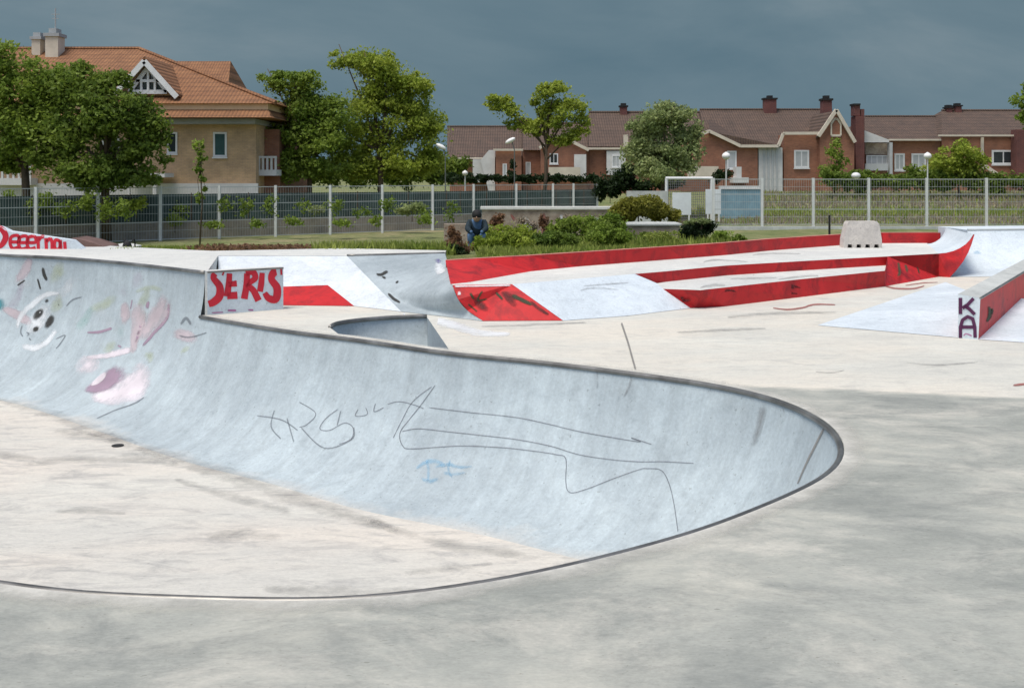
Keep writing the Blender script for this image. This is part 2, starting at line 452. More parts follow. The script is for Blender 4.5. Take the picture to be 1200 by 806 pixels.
# ---------------------------------------------------------------- bowl
DEP = 1.15; HT = 1.72 + 0.0
rimpx = [(235,370),(330,386),(425,398),(520,412),(640,424),(745,437),(830,449),(900,464),(950,484),(979,505),(989,526),(981,548),(950,569),(900,591),(820,622),(700,655),(600,677),(480,696),(380,704),(200,699),(0,683)]
near_left = [(-4.6, 5.4), (-8.0, 8.2), (-10.4, 11.8), (-10.9, 15.0), (-9.9, 17.1), (-8.5, 16.35)]
# z=0 rim under the raised part: raised rim lies a little further out
RAISE = .5
up_px = [(0,298),(60,300.5),(120,305),(170,310),(240,318)]
ctrl = [G(x, y) for x, y in rimpx]
ctrl += [Vector((x, y, 0)) for x, y in near_left]
upw = [G(x, y, RAISE) for x, y in up_px]
aV = 1.12                                   # horizontal run of the transition up to z=0
c0 = 1 - DEP / (DEP + RAISE); A = aV / math.sqrt(1 - c0 * c0)   # ellipse semi-axes A x (DEP+RAISE)
EXT = A - aV
nrm = Vector((.62, .78, 0)).normalized()
mids = [p - nrm * EXT for p in upw]
for p in mids: p.z = 0
ctrl += mids[:-1]
RIM = catmull(ctrl, 14, closed=True)
# smooth + resample evenly
def resample(pts, step):
    pts = pts + [pts[0]]; L = [0]
    for a, b in zip(pts[:-1], pts[1:]): L.append(L[-1] + (b - a).length)
    n = int(L[-1] / step); out = []; j = 0
    for i in range(n):
        s = L[-1] * i / n
        while L[j+1] < s: j += 1
        out.append(pts[j].lerp(pts[j+1], (s - L[j]) / max(1e-9, L[j+1] - L[j])))
    return out
RIM = resample(RIM, .12)
for it in range(6):
    n = len(RIM); RIM = [(RIM[i-1] + RIM[i] * 2 + RIM[(i+1) % n]) / 4 for i in range(n)]
n = len(RIM)
# inward normals (loop runs clockwise seen from above: far side rightwards, near side leftwards)
cen = sum(RIM, Vector()) / n
NRMS = []
for i in range(n):
    t = (RIM[(i+2) % n] - RIM[i-2]).normalized(); nn = Vector((t.y, -t.x, 0))
    if nn.dot(cen - RIM[i]) < 0 : nn = nn
    NRMS.append(nn)
# orientation check via signed area
area = sum(RIM[i].x * RIM[(i+1) % n].y - RIM[(i+1) % n].x * RIM[i].y for i in range(n))
if area > 0: NRMS = [-v for v in NRMS]
for it in range(40):
    NRMS = [(NRMS[i-1] + NRMS[i] + NRMS[(i+1) % n]).normalized() for i in range(n)]
# index of the step (nearest to G(238,370))
stepP = G(237, 370); i0 = min(range(n), key=lambda i: (RIM[i] - stepP).length)
RIM = RIM[i0:] + RIM[:i0]; NRMS = NRMS[i0:] + NRMS[:i0]
# raised part: from index k1 (near-left, outside the picture) to the end (= the step)
k1 = max(i for i in range(n) if RIM[i].y < 12.5 and RIM[i].x < -9)
T0 = math.acos(c0)                          # angle where z = 0
HH = DEP + RAISE
def prof(th): return A * math.sin(th), -DEP + HH * (1 - math.cos(th))
TH = [T0 * j / 16 for j in range(17)]
rows = []; uvs = []
S = [0]
for i in range(n): S.append(S[-1] + (RIM[(i+1) % n] - RIM[i]).length)
shell = MB()
ring = []
for j, th in enumerate(TH):
    u, z = prof(th)
    ring.append([Vector((RIM[i].x, RIM[i].y, 0)) + NRMS[i] * (aV - u) + Vector((0, 0, z)) for i in range(n)] )
    ring[-1].append(ring[-1][0].copy()); uvs += [(S[i], j / 16 * 1.6) for i in range(n + 1)]
shell.grid(ring)
TH2 = [T0 + (math.pi / 2 - T0) * j / 6 for j in range(7)]
idx = list(range(k1, n)) + [n]
ring2 = []
for j, th in enumerate(TH2):
    u, z = prof(th)
    ring2.append([RIM[i % n] + NRMS[i % n] * (aV - u) + Vector((0, 0, z)) for i in idx]); uvs += [(S[i], 1.6 + j / 6 * .5) for i in idx]
shell.grid(ring2)
bowl = thing('skate_bowl', (-3, 9, -DEP), 'long blue-grey concrete skate bowl with scribbled graffiti and a steel lip, in the foreground', 'skate bowl')
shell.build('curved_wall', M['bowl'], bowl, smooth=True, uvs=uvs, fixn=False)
floor_loop = ring[0][:-1]
fm = fill_poly([(p.x, p.y) for p in floor_loop], [], -DEP)
fm.build('bowl_floor', M['bowlfloor'], bowl, fixn=False)
cop = MB().tube([RIM[i] + Vector((0, 0, -.012)) + NRMS[i] * .006 for i in range(0, k1 + 1)], .021, 8)
cop.build('coping', M['coping'], bowl, smooth=True)
UPRIM = ring2[-1]
clm = MB().grid([[RIM[i] + Vector((0,0,.004)) - NRMS[i] * w_ for i in range(0, k1)] for w_ in (.012, .07, .15, .26)])
for q_ in range(len(clm.v)): clm.e[q_] = (1, .8, .35, 0)[q_ // k1]
clm.build('rim_collar', M['collar'], bowl)
cop2 = MB().tube([p + Vector((0, 0, -.012)) + NRMS[i % n] * .006 for p, i in zip(UPRIM, idx)], .021, 8)
cop2.build('coping', M['coping'], bowl, smooth=True)
# drain
dp = G(138, 522, -DEP + .004)
MB().extr([dp + Vector((.06 * math.cos(a * math.pi / 8), .06 * math.sin(a * math.pi / 8), 0)) for a in range(16)], (0, 0, .006)).build('drain', M['dark'], bowl)
BW = MB().add(shell.v, shell.f); BW.add(fm.v, fm.f); bv = BW.bvh()

def paint(strokes, name, mat, parent, bvh, w=3, label=None, n=7, smooth=True, off=.004, one=False):
    """one=True keeps a word or a tag as one mesh; otherwise every mark is a part of its own"""
    for grp in ([strokes] if one else [[s_] for s_ in strokes]):
        m = MB()
        for s_ in grp: stroke(m, bvh, s_, w, n, smooth, off)
        if not m.f: print('EMPTY PAINT', name, mat.name); continue
        o = m.build(name, mat, parent, fixn=False)
        if label: o['label'] = label
Z9 = lambda x, y: (350 + x / 2.985, 350 + y / 2.985)     # zoom frames used to trace the marks
Zr = lambda x, y: (650 + x / 2.985, 370 + y / 2.985)
Zl = lambda x, y: (x / 4.444, 330 + y / 4.444)
def zz(f, pts): return [f(p[0], p[1]) + tuple(p[2:]) for p in pts]
# long marker lines
paint([zz(Z9, [(450,380),(600,398),(760,415),(880,440),(1000,468),(1190,500)]) + [(740,513),(765,521)],
       zz(Z9, [(480,300),(430,370),(390,420),(355,470),(365,515),(400,525),(560,515),(700,520),(800,530),(900,545),(935,560),(935,640),(950,678),(1010,665),(1100,630),(1190,598)]) + [(758,549),(775,551),(784,566),(790,590),(795,625)],
       zz(Z9, [(360,465),(420,455),(520,465),(640,478),(760,492),(880,515),(980,545),(1090,562),(1190,570)]) + [(780,541),(815,543)]],
      'graffiti', M['pencil'], bowl, bv, 1.7, 'thin grey marker outline running along the bowl wall')
paint([zz(Z9, [(140,385),(95,420),(75,455),(110,460),(160,435),(190,450),(185,490),(140,510)]),
       zz(Z9, [(210,385),(200,410),(240,405),(235,380)]), zz(Z9, [(270,365),(265,395),(300,380)]), zz(Z9, [(310,370),(350,360),(400,370),(440,385)]),
       zz(Z9, [(470,305),(400,360),(360,430),(330,490)]), zz(Z9, [(0,360),(60,400),(30,440),(0,450)])],
      'graffiti', M['pencil'], bowl, bv, 1.6, 'looping grey marker signature')
paint([[(300,487),(330,492),(350,505)],[(322,480),(318,500),(330,515)],[(336,488),(345,520)],[(352,500),(380,525),(412,515),(415,500)],[(400,480),(395,500)]],
      'graffiti', M['pencil2'], bowl, bv, 2.2, 'faded grey scribble')
paint([zz(Z9, [(405,600,4),(440,575,8),(480,570,9),(520,590,6)]), zz(Z9, [(470,590,6),(520,580,7),(570,590,6),(612,585,3)]), zz(Z9, [(425,625,5),(460,640,8),(500,625,7)]), zz(Z9, [(500,605,6),(540,615,7),(590,605,4)]), zz(Z9, [(445,560,3),(455,600,6),(450,645,4)]), zz(Z9, [(530,560,3),(525,600,5),(540,630,3)])],
      'graffiti', M['blue'], bowl, bv, 9, 'pale blue spray smudge')
paint([zz(Zr, [(735,300,16),(720,380,14),(690,470,10)]), zz(Zr, [(270,200,6),(262,245,5),(240,290,3)]), zz(Zr, [(150,180,5),(150,260,4)])], 'graffiti', M['stain'], bowl, bv, 6, 'dark rain streak from the lip')
paint([zz(Zr, [(945,390,3),(915,450,3.5),(880,520,3),(850,590,2)])], 'graffiti', M['joint'], bowl, bv, 3, 'dark construction joint down the wall')
# left part
paint([zz(Zl, [(168,205,9),(200,170,12),(232,136,8)]), zz(Zl, [(233,250,7),(262,205,11),(282,165,7)]), zz(Zl, [(228,108,5),(262,92,7)]), zz(Zl, [(298,128,4),(312,112,6)]),
       zz(Zl, [(165,262,6),(190,245,8),(200,225,5)])], 'graffiti', M['black'], bowl, bv, 5, 'black spray-painted bars')
paint([zz(Zl, [(118,225,2.5),(108,262,2.5),(122,290,2.5)]), zz(Zl, [(150,290,2.5),(165,310,2.5)]), zz(Zl, [(135,262,2),(150,272,3),(140,285,2)]), zz(Zl, [(290,300,2),(340,280,2.5),(310,330,2.4),(290,350,2)]), zz(Zl, [(345,130,2),(380,95,3),(430,80,2)])], 'graffiti', M['pencil2'], bowl, bv, 2.5)
_r = random.Random(11); _cols = ['lime','whitep2','magenta_f','pink','whitep2','lime','teal_f']
for _k in range(20):
    x0 = _r.uniform(0, 225); y0 = _r.uniform(325, 330 + 100 * (x0 / 300 + .35)); L_ = _r.uniform(20, 46); a_ = _r.choice([-.9, -1.2, .3, -.5]) + _r.uniform(-.2, .2)
    paint([[(x0, y0, _r.uniform(8, 16)), (x0 + L_*.5*math.cos(a_) + 3, y0 + L_*.5*math.sin(a_), _r.uniform(14, 26)), (x0 + L_*math.cos(a_), y0 + L_*math.sin(a_), _r.uniform(6, 12))]], 'graffiti', M[_cols[_k % 7]], bowl, bv, 8, off=.003 - _k * .00004)

paint([[(50,312,4),(52,322,6),(56,330,4)],[(44,326,3),(48,340,3)],[(20,335,3),(30,328,2)]], 'graffiti', M['black'], bowl, bv, 4)
paint([zz(Zl, [(90,250,5),(110,180,9),(170,120,10),(240,70,9),(320,60,6)]), zz(Zl, [(100,330,8),(180,345,12),(250,310,9),(300,240,8)])], 'graffiti', M['whitep'], bowl, bv, 14, 'white spray outline')
paint([zz(Zl, [(140,300,14),(180,230,26),(230,160,24),(280,115,12)])], 'graffiti', M['whitep'], bowl, bv, 14, off=.0028)
paint([[(-12,357,18),(0,357,24),(12,357,12)]], 'graffiti', M['teal'], bowl, bv, 12, 'teal spray blot')
paint([zz(Zl, [(715,80,16),(725,190,26),(705,290,16),(690,390,10)]), zz(Zl, [(860,50,14),(840,150,30),(775,240,24),(725,330,12)]), zz(Zl, [(650,90,10),(650,190,18),(620,240,12)])],
      'graffiti', M['pink'], bowl, bv, 9, 'faded pink spray petals')
paint([zz(Zl, [(880,110,3),(870,190,5),(810,260,6),(740,340,4)]), zz(Zl, [(775,95,5),(765,150,6)]), zz(Zl, [(450,265,3),(520,262,5),(590,240,4)]), zz(Zl, [(740,190,3),(730,240,4),(705,330,3)]),
       zz(Zl, [(690,90,2),(680,150,3)]), zz(Zl, [(610,330,3),(640,345,4)])], 'graffiti', M['mauve'], bowl, bv, 4)
paint([zz(Zl, [(440,395,6),(540,388,9),(640,365,11),(700,345,9)]), zz(Zl, [(380,490,18),(450,440,34),(560,410,18)]),
       zz(Zl, [(450,600,14),(590,595,30),(700,540,46),(735,470,34),(690,400,18)])], 'graffiti', M['pinkwhite'], bowl, bv, 12, 'pale pink sprayed swirl')
paint([zz(Zl, [(430,575,8),(490,555,17),(560,520,26),(630,465,27),(670,430,10)])], 'graffiti', M['mauve'], bowl, bv, 12, 'mauve oval in the pink swirl', off=.006)
paint([zz(Zl, [(470,545,4),(520,510,10),(560,470,6)])], 'graffiti', M['pinkwhite'], bowl, bv, 12, off=.008)
paint([zz(Zl, [(520,320,12),(560,350,16),(610,300,10)]), zz(Zl, [(700,60,6),(780,30,9),(860,50,8)]), zz(Zl, [(740,400,12),(790,380,10),(760,440,14)]), zz(Zl, [(930,380,8),(1000,330,10)])],
      'graffiti', M['lime'], bowl, bv, 12, 'faded lime spray haze')
paint([zz(Zl, [(500,715,2),(600,670,2.4),(700,635,3),(755,600,2.4)]), zz(Zl, [(930,280,3),(990,290,3),(1080,265,2)]), zz(Zl, [(940,230,4),(970,190,5),(1000,230,4)])], 'graffiti', M['pencil2'], bowl, bv, 3)
# grime on the bowl floor
paint([[(-10,466,8),(60,486,20),(130,512,27),(170,528,17)],[(150,520,13),(230,545,27),(320,575,30),(400,602,23),(470,622,13)],[(430,610,10),(500,632,20),(570,645,20),(640,655,10)]], 'stain', M['stain2'], bowl, bv, 8)
paint([[(20,545,8),(90,538,17),(170,538,20),(215,545,10)],[(235,630,13),(290,626,23),(335,630,11)],[(300,690,13),(430,694,20),(500,690,10)],[(60,505,10),(120,512,20),(150,516,8)],[(200,560,6),(280,585,20),(350,603,13)],[(-10,530,13),(20,536,17),(50,540,8)],[(60,600,6),(100,598,13),(150,602,6)],[(470,672,8),(530,666,15),(580,660,6)]], 'stain', M['stain2'], bowl, bv, 8)

# ---------------------------------------------------------------- pocket (small second bowl)
pk_c = [G(387,384), G(392,380.5), G(403,378), G(425,375.2), G(460,372.5), G(500,371)]
pk_c = catmull(pk_c, 5)
pk_near = [G(522,410.0) , G(460,402), G(410,395.5), G(390,391)]
def near_rim(p, off):
    i = min(range(n), key=lambda i: (RIM[i] - p).length); return RIM[i] - NRMS[i] * off
pk_near = [near_rim(p, .14) for p in pk_near]
pk_near[0] = near_rim(G(521,410), .10)
pocket_loop = pk_c + pk_near
pk = thing('skate_bowl', pk_c[10].copy(), 'small grey corner pocket with a curled steel lip just behind the bowl rim', 'skate bowl')
rows = []
pkd = Vector((.45, -.9, 0)).normalized()
for j in range(9):
    th = math.pi / 2 * j / 8 * .92
    u = .95 * (1 - math.cos(th)) ; z = -.75 * math.sin(th)
    u, z = .95 * (1 - math.cos(math.pi/2 * j / 8)), -.62 * math.sin(math.pi/2 * j / 8)
    rows.append([p + pkd * u * min(1, .25 + i / 14) + Vector((0,0,z)) for i, p in enumerate(pk_c)])
MB().grid(rows).build('curved_wall', M['grey'], pk, smooth=True)
m = MB()
zb = -.62
lst = [pk_c[-1]] + pk_near + [pk_c[0]]
for a, b in zip(lst[:-1], lst[1:]): m.poly([a, b, b + Vector((0,0,zb)), a + Vector((0,0,zb))])
m.poly([Vector((p.x, p.y, zb + .001)) for p in pocket_loop])
m.build('inner_side', M['grey'], pk)
MB().tube([p + Vector((0,0,.004)) for p in pk_c], .024, 8).build('coping', M['coping'], pk, smooth=True)

# ---------------------------------------------------------------- deck
outer = [(-34,-9),(34,-9),(34,20.5),(-34,20.5)]
deck = fill_poly(outer, [[(p.x, p.y) for p in RIM], [(p.x, p.y) for p in pocket_loop]], 0)
do = tag(deck.build('pavement', M['deck'], None, fixn=False), 'pale beige and grey concrete deck round the skate bowl', None, None, 'structure')
db = deck.bvh()
paint([[(728,378),(736,402),(741,420),(745,434)]], 'joint', M['joint'], do, db, 3, off=.004)
paint([[(905,361,2),(922,363,3),(940,361,3),(955,357,3),(980,357.5,2)]], 'painted_mark', M['brownred'], do, db, 3)
paint([[(1034,334,2),(1048,338,3),(1070,338.5,3),(1084,335,2)], [(1060,335,1.5),(1080,332,2),(1100,331,1)]], 'painted_mark', M['brownred'], do, db, 3)
paint([[(1186,452,3),(1195,451,4),(1206,450,3)]], 'painted_mark', M['brownred'], do, db, 3)
paint([[(560,383,3),(620,381,5),(690,378,4)],[(790,390,3),(850,387,6),(900,385,3)],[(850,372,5),(900,368,7),(985,366,4)],[(955,436,2),(975,437,3),(990,434,2)],[(1060,425,2),(1100,428,4),(1150,424,2)]],
      'stain', M['stain'], do, db, 4)

# ---------------------------------------------------------------- raised deck (left/back) with tagged end face
gA, gB = G(243,318,RAISE), G(332,313,RAISE)
gA0 = Vector((gA.x, gA.y, 0)); gB0 = G(330.5,362); gB0 = Vector((gB.x, gB.y, 0))
cC = G(410,298,RAISE); cD = G(521,297,RAISE)
backR = G(523,293.5,RAISE); backs = [G(400,291,RAISE), G(250,294,RAISE), G(170,298.5,RAISE)]
tL = Vector((-4.0, 14.95, RAISE)); cC = Vector((cC.x, 14.95, RAISE))
rim_up = [p.copy() for p in UPRIM]
plat_front = [(p.x, p.y) for p in rim_up] 
o_loop = [(tL.x, tL.y), (cC.x, cC.y), (cD.x, cD.y), (backR.x, backR.y)] + [(p.x, p.y) for p in backs[:2]] + [(-5.6,16.6),(-8.5,18.6),(-12.5,19.5),(-15,16),(-14.5,11.5)]
plat_poly = plat_front + [(gA.x, gA.y)] + o_loop
pm = fill_poly(plat_poly, [], RAISE)
blk = MB(); bo_ = (gB - gA).normalized().cross(Vector((0,0,1))) * -.16
blk.poly([gA + Vector((0,0,.001)), gB + Vector((0,0,.001)), gB + bo_ + Vector((0,0,.001)), gA + bo_ + Vector((0,0,.001))])
blk.poly([gA + bo_, gB + bo_, Vector((gB.x,gB.y,0)) + bo_, Vector((gA.x,gA.y,0)) + bo_]); blk.poly([gB, gB + bo_, Vector((gB.x,gB.y,0)) + bo_, Vector((gB.x,gB.y,0))])
pl = thing('concrete_platform', (-5, 15.5, 0), 'raised pale concrete platform along the far left lip of the bowl', 'platform')
pm.build('platform_top', M['raised'], pl, fixn=False)
m = MB()
lp = [plat_front[-1], (gA.x, gA.y), (gB.x, gB.y)]
m.poly([Vector((*lp[0], 0)), Vector((*lp[1], 0)), Vector((*lp[1], RAISE)), Vector((*lp[0], RAISE))])
m2 = MB().poly([gA0, gB0, gB, gA])
sidef = m2.build('end_face', M['whiteblue'], pl); sidef['label'] = 'white end face covered in red graffiti letters'
lst = [(plat_front[-1]), (gA.x, gA.y)]
m.poly([Vector((gA.x,gA.y,.0)), Vector((tL.x,tL.y,.0)), tL - Vector((0,0,.004)), gA - Vector((0,0,.004))])
lst = o_loop[3:] + [plat_front[0]]
for a, b in zip(lst[:-1], lst[1:]): m.poly([(a[0],a[1],-.6),(b[0],b[1],-.6),(b[0],b[1],RAISE),(a[0],a[1],RAISE)])
m_a = MB(); m_a.v = m.v; m_a.f = m.f[:1]; m_a.v = [m.v[i] for i in m.f[0]]; m_a.f = [(0,1,2,3)]; m_a.build('platform_side', M['raised'], pl)
m_a = MB(); m_a.v = [m.v[i] for i in m.f[1]]; m_a.f = [(0,1,2,3)]; m_a.build('platform_side', M['raised'], pl)
m_a = MB(); [m_a.poly([m.v[q] for q in f]) for f in m.f[2:]]; m_a.weld = True; m_a.build('platform_back', M['raised'], pl)
MB().tube([gA + Vector((0,0,-.01)), gB + Vector((0,0,-.01))], .012, 6).build('edge_strip', M['coping'], pl)
blk.build('parapet', M['raised'], pl)
sb = m2.bvh()
Zs = lambda x, y: (220 + x / 7.06, 290 + y / 7.06)
paint([zz(Zs, [(300,215,5.5),(245,200,7.5),(212,250,7),(262,320,8.5),(262,400,9.5),(215,450,9),(160,472,7)]),
       zz(Zs, [(345,215,6.5),(338,300,7),(325,405,8)]), zz(Zs, [(335,205,6),(430,195,8)]), zz(Zs, [(335,305,6),(405,298,7)]), zz(Zs, [(325,400,8),(410,395,8.5)]),
       zz(Zs, [(490,215,7),(484,320,7.5),(466,425,8)]), zz(Zs, [(480,215,6),(540,205,7),(556,255,7),(500,305,6.5),(545,360,7.5),(585,440,8)]),
       zz(Zs, [(615,210,6),(608,290,7),(596,365,7)]), zz(Zs, [(780,195,9),(715,205,9),(692,262,8),(738,335,9),(728,425,9),(670,420,8),(636,375,6)])],
      'lettering', M['redp'], pl, sb, 6, 'red bubble-letter graffiti', one=True)

paint([zz(Zs, [(190,540,2),(300,535,2)]), zz(Zs, [(320,520,3.5),(410,520,3.5)]), zz(Zs, [(490,515,3),(580,520,3)]), zz(Zs, [(640,510,3.5),(700,512,3.5)])], 'graffiti', M['magenta'], pl, sb, 3)

# ---------------------------------------------------------------- white bank with red panel
bk = thing('bank_ramp', G(400,360), 'white painted concrete bank with a red panel at its foot beside the red graffiti letters', 'skate ramp')
pF, pB, pA, pE, pH = G(326,336,.18), G(384,334,.2), G(415,358.5,.004), G(326,357.5,.004), G(470,365,.004)
pG = tL + Vector((0,0,-.003)); pC = cC + Vector((0,0,-.003)); pL = Vector((-3.6,13.5,.04))
bm_ = MB().add([pC, pG, pL, pF, pB, pA, pH], [(0,1,2,3,4),(0,4,5,6)])
bm_.build('ramp_face', M['bankwhite'], bk, smooth=True)
MB().poly([pF, pB, pA, pE]).build('red_panel', M['red'], bk)
bb = bm_.bvh()

# ---------------------------------------------------------------- grey quarter between the banks
def bez_path(a, b, sag): return a, b, sag
qp = thing('quarter_pipe', G(520,372), 'grey concrete quarter pipe with black smears between the white bank and the red walls', 'quarter pipe')
top = [cC.lerp(cD, k / 12) for k in range(13)]
right = catmull([G(521.5,297,RAISE), G(524,306,.53 - .04), G(530,333,.364), G(537,351,.216), G(548,364,.09), G(566,376,.004)], 4)
left_ = [pC.lerp(pH, k / (len(right) - 1)) for k in range(len(right))]
botm = [pH.lerp(right[-1], k / 12) for k in range(13)]
rows = []
nR = len(right)
for j in range(nR):
    v = j / (nR - 1); row = []
    for k in range(13):
        u = k / 12
        p = (top[k] * (1 - v) + botm[k] * v) + (left_[j] * (1 - u) + right[j] * u) - (top[0]*(1-u)*(1-v) + top[-1]*u*(1-v) + botm[0]*(1-u)*v + botm[-1]*u*v)
        p.z -= .16 * math.sin(math.pi * v) * math.sin(math.pi * min(1, u * 1.0)) * .8
        p.z = max(p.z, .004)
        row.append(p)
    rows.append(row)
qm = MB().grid(rows); qm.build('curved_wall', M['grey'], qp, smooth=True)
MB().tube([p + Vector((0,0,.0)) for p in top], .02, 8).build('coping', M['coping'], qp, smooth=True)
qb = qm.bvh()
Zq = lambda x, y: (370 + x / 5.714, 280 + y / 5.714)
paint([zz(Zq, [(400,235,3),(440,240,5),(490,210,5)]), zz(Zq, [(440,250,3),(475,270,4)]), zz(Zq, [(480,360,3),(520,400,5),(570,430,3)]), zz(Zq, [(530,300,3),(560,280,4)])], 'graffiti', M['black'], qp, qb, 4, 'black smear')
paint([zz(Zq, [(790,150,5),(820,150,8),(850,160,4)])], 'graffiti', M['violet'], qp, qb, 4, 'violet blot')
paint([zz(Zq, [(800,130,12),(850,250,18),(880,350,20),(900,430,20)]), zz(Zq, [(820,470,16),(900,480,20),(960,500,14)])], 'graffiti', M['whitep'], qp, qb, 12, off=.005)

# white floor apron
paint([[(470,368,5),(520,378,14),(560,390,12),(600,392,6)]], 'painted_mark', M['whitep'], do, db, 10)

# ---------------------------------------------------------------- stepped red pads P1, P2 + bank B
h1, h2 = .364, .23
T1 = .55
R1 = [G(x, y, T1) for x, y in [(522,305.5),(560,303.2),(620,299.8),(680,296),(765,290.5),(850,284.8),(900,280.5),(950,277.2),(985,275),(1035,273),(1102,272.8)]]
R2 = [G(x, y, h1) for x, y in [(744,321),(780,318),(850,311.3),(940,306),(1040,300.5),(1100,297.2)]]
R3t = [G(x, y, h2) for x, y in [(777,338.5),(850,336.8),(940,327),(1037,317.3)]]
sp = thing('stepped_pad', G(850,359), 'two-level white-topped concrete pad with red painted step faces', 'skate ledge')
w4a, w4b = G(530,334,h1), G(600,333,h1)
# wall R4: front plane
r4 = MB().poly([G(530,334,.364), w4b, G(660,375.5,.004), G(566,376,.004), G(548,364,.09), G(537,351,.216)])
# top sheet P1 : under R1 front, R2 line, bank B top edge
f1 = [Vector((p.x, p.y, h1)) for p in R1]
P1loop = [w4a, w4b] + R2 + [Vector((7.45, 19.7, h1)), Vector((7.6, 20.1, h1))] + list(reversed(f1[:-1]))
p1 = fill_poly([(p.x, p.y) for p in P1loop], [], h1)
p1.build('pad_top', M['raised'], sp, fixn=False)
m = MB()
R2b = [Vector((p.x, p.y, 0)) for p in R2]
m.grid([R2, R2b]); 
sf = m.build('step_face', M['red'], sp)
R3b = [G(811,360.5), G(850,359), G(940,348), G(1037,335.6)]
R3g = [G(777,338.5,h2), G(821,340,h2), G(850,336.8,h2), G(940,327,h2), G(1037,317.3,h2)]
R3gb = [G(809,360.8,.004), G(815,360.6,.004), G(850,359,0), G(940,348,0), G(1037,335.6,0)]
m3 = MB().grid([R3g, R3gb]); m3.poly([R3g[-1], R3gb[-1], Vector((R2[-1].x, R2[-1].y, 0)), R2[-1], R2[-2]])
m3.build('step_face', M['red'], sp)
p2loop = R3g[:] + [R2[4], R2[3], R2[2], R2[1], G(770,332,h2)]
p2 = fill_poly([(p.x, p.y) for p in p2loop], [], h2)
p2.build('pad_top', M['raised'], sp, fixn=False)
r4.build('step_face', M['red'], sp)

# bank B
bB = MB().add([w4b, R2[0], G(770,332,h2), R3g[0], G(809,361,.004), G(735,370,.004), G(660,375.6,.004)], [(0,1,2,3,4,5,6)])
bB.build('bank_face', M['whiteblue'], sp, smooth=True)
# graffiti on the red faces
ab = MB().add(r4.v, r4.f); ab.add(m3.v, m3.f); ab = ab.bvh()
paint([[(550,342,5),(556,352,4)],[(566,340,4),(560,352,3),(572,350,3)],[(580,342,4),(590,352,4)],[(598,345,6),(612,352,7),(625,358,4)],[(548,356,3),(560,366,3)]], 'graffiti', M['darkgreen'], sp, ab, 3, 'dark spray marks')
paint([[(1052,306,4),(1054,320,5),(1050,324,3)],[(1060,308,4),(1064,321,6)],[(1074,312,2),(1078,322,4)],[(1104,305,10),(1112,312,14),(1122,305,10)]], 'graffiti', M['darkgreen'], sp, ab, 3, 'black and green spray marks')
paint([[(538,340,5),(540,352,6),(552,366,6),(567,375,5)]], 'white_edge', M['whitep'], sp, ab, 5, off=.008)
paint([[(532,336,3),(560,335.6,3),(600,334.6,3)],[(600,334,3.5),(630,355,3.5),(658,374.5,3)]], 'white_edge', M['whitep'], sp, MB().add(r4.v, r4.f).bvh(), 5, off=.008)
# end transition of the pad
Ebot = [Vector((6.72,17.3,h1)), Vector((7.05,20.05,h1))]
rows = []
for j in range(7):
    th = math.pi / 2 * j / 6 * .8
    u = .62 * math.sin(th) / math.sin(math.pi/2*.8); z = .29 * (1 - math.cos(th)) / (1 - math.cos(math.pi/2*.8))
    rows.append([Vector((R2[-1].x + u, R2[-1].y + u * .3, h1 + z)), Vector((7.45 + u * .55, 19.7, h1 + z))])
MB().grid(rows).build('curved_end', M['whiteblue'], sp, smooth=True)
m = MB()
lowp = [Vector((R2[-1].x + (r[0].x - R2[-1].x) * .62, r[0].y - .02, max(0, (r[0].z - h1) * 2.2 - .06))) for r in rows]
m.grid([[r[0] for r in rows], [Vector((R2[-1].x, R2[-1].y, 0))] + [G(1113,325).lerp(rows[-1][0] + Vector((.03,.02,0)), ((k-1) / 5) ** 1.1) + Vector((.07 * math.sin(math.pi*(k-1)/5), 0, 0)) for k in range(1, 7)]])
m.build('step_face', M['red'], sp)

_r = random.Random(21)
top_b = MB(); top_b.add(p1.v, p1.f); top_b.add(bB.v, bB.f); top_b.add(p2.v, p2.f); tbv = top_b.bvh()
for _k in range(14):
    x0 = _r.uniform(610, 1050); y0 = 318 - (x0 - 610) * .03 + _r.uniform(-12, 34)
    paint([[(x0, y0, 2), (x0 + _r.uniform(14, 30), y0 - _r.uniform(0, 4), _r.uniform(3, 6)), (x0 + _r.uniform(36, 60), y0 - _r.uniform(0, 5), 2)]], 'stain', M['stain'], sp, tbv, 3)
for _k in range(12):
    x0 = _r.uniform(780, 1030); y0 = 352 - (x0 - 780) * .06 + _r.uniform(-10, 4)
    paint([[(x0, y0, 3), (x0 + _r.uniform(6, 14), y0 + _r.uniform(-3, 3), _r.uniform(4, 8)), (x0 + _r.uniform(15, 26), y0, 2)]], 'scuff', M['redscuff'], sp, ab, 3)
paint([[(552,345,8),(562,356,14),(574,366,8)],[(585,340,5),(598,350,14),(606,362,8)],[(620,352,5),(632,362,7),(645,370,4)]], 'scuff', M['redscuff'], sp, ab, 3, off=.003)
# planter wall R1
rw = thing('planter_wall', R1[0].copy() * 1, 'long red painted retaining wall holding back the flower bed behind the pads', 'wall')
m = MB()
R1b = [Vector((p.x, p.y, h1)) for p in R1]; R1b[0] = G(528,333,h1); R1b.insert(1, G(552,330.5,h1)); R1b.pop(2); R1b[2] = G(622,318,h1)
m.grid([R1, R1b])
m.poly([R1[0], Vector((R1[0].x+.02, R1[0].y, .0)), Vector((-.45, 12.75, .2)), Vector((-.42, 13.0, h1+.0))]) if False else None
m.build('wall_face', M['red'], rw)
back_off = Vector((-.005, .15, 0))
m = MB(); capb = [p + back_off for p in R1]
m.grid([[p + Vector((0,0,.003)) for p in R1], [p + Vector((0,0,.003)) for p in capb]]); m.grid([[p + Vector((0,0,.003)) for p in capb], [Vector((p.x,p.y,-.3)) for p in capb]])
m.build('wall_cap', mat_simple('worn_red_edge', (.50, .20, .16), .8, .3, 3), rw)

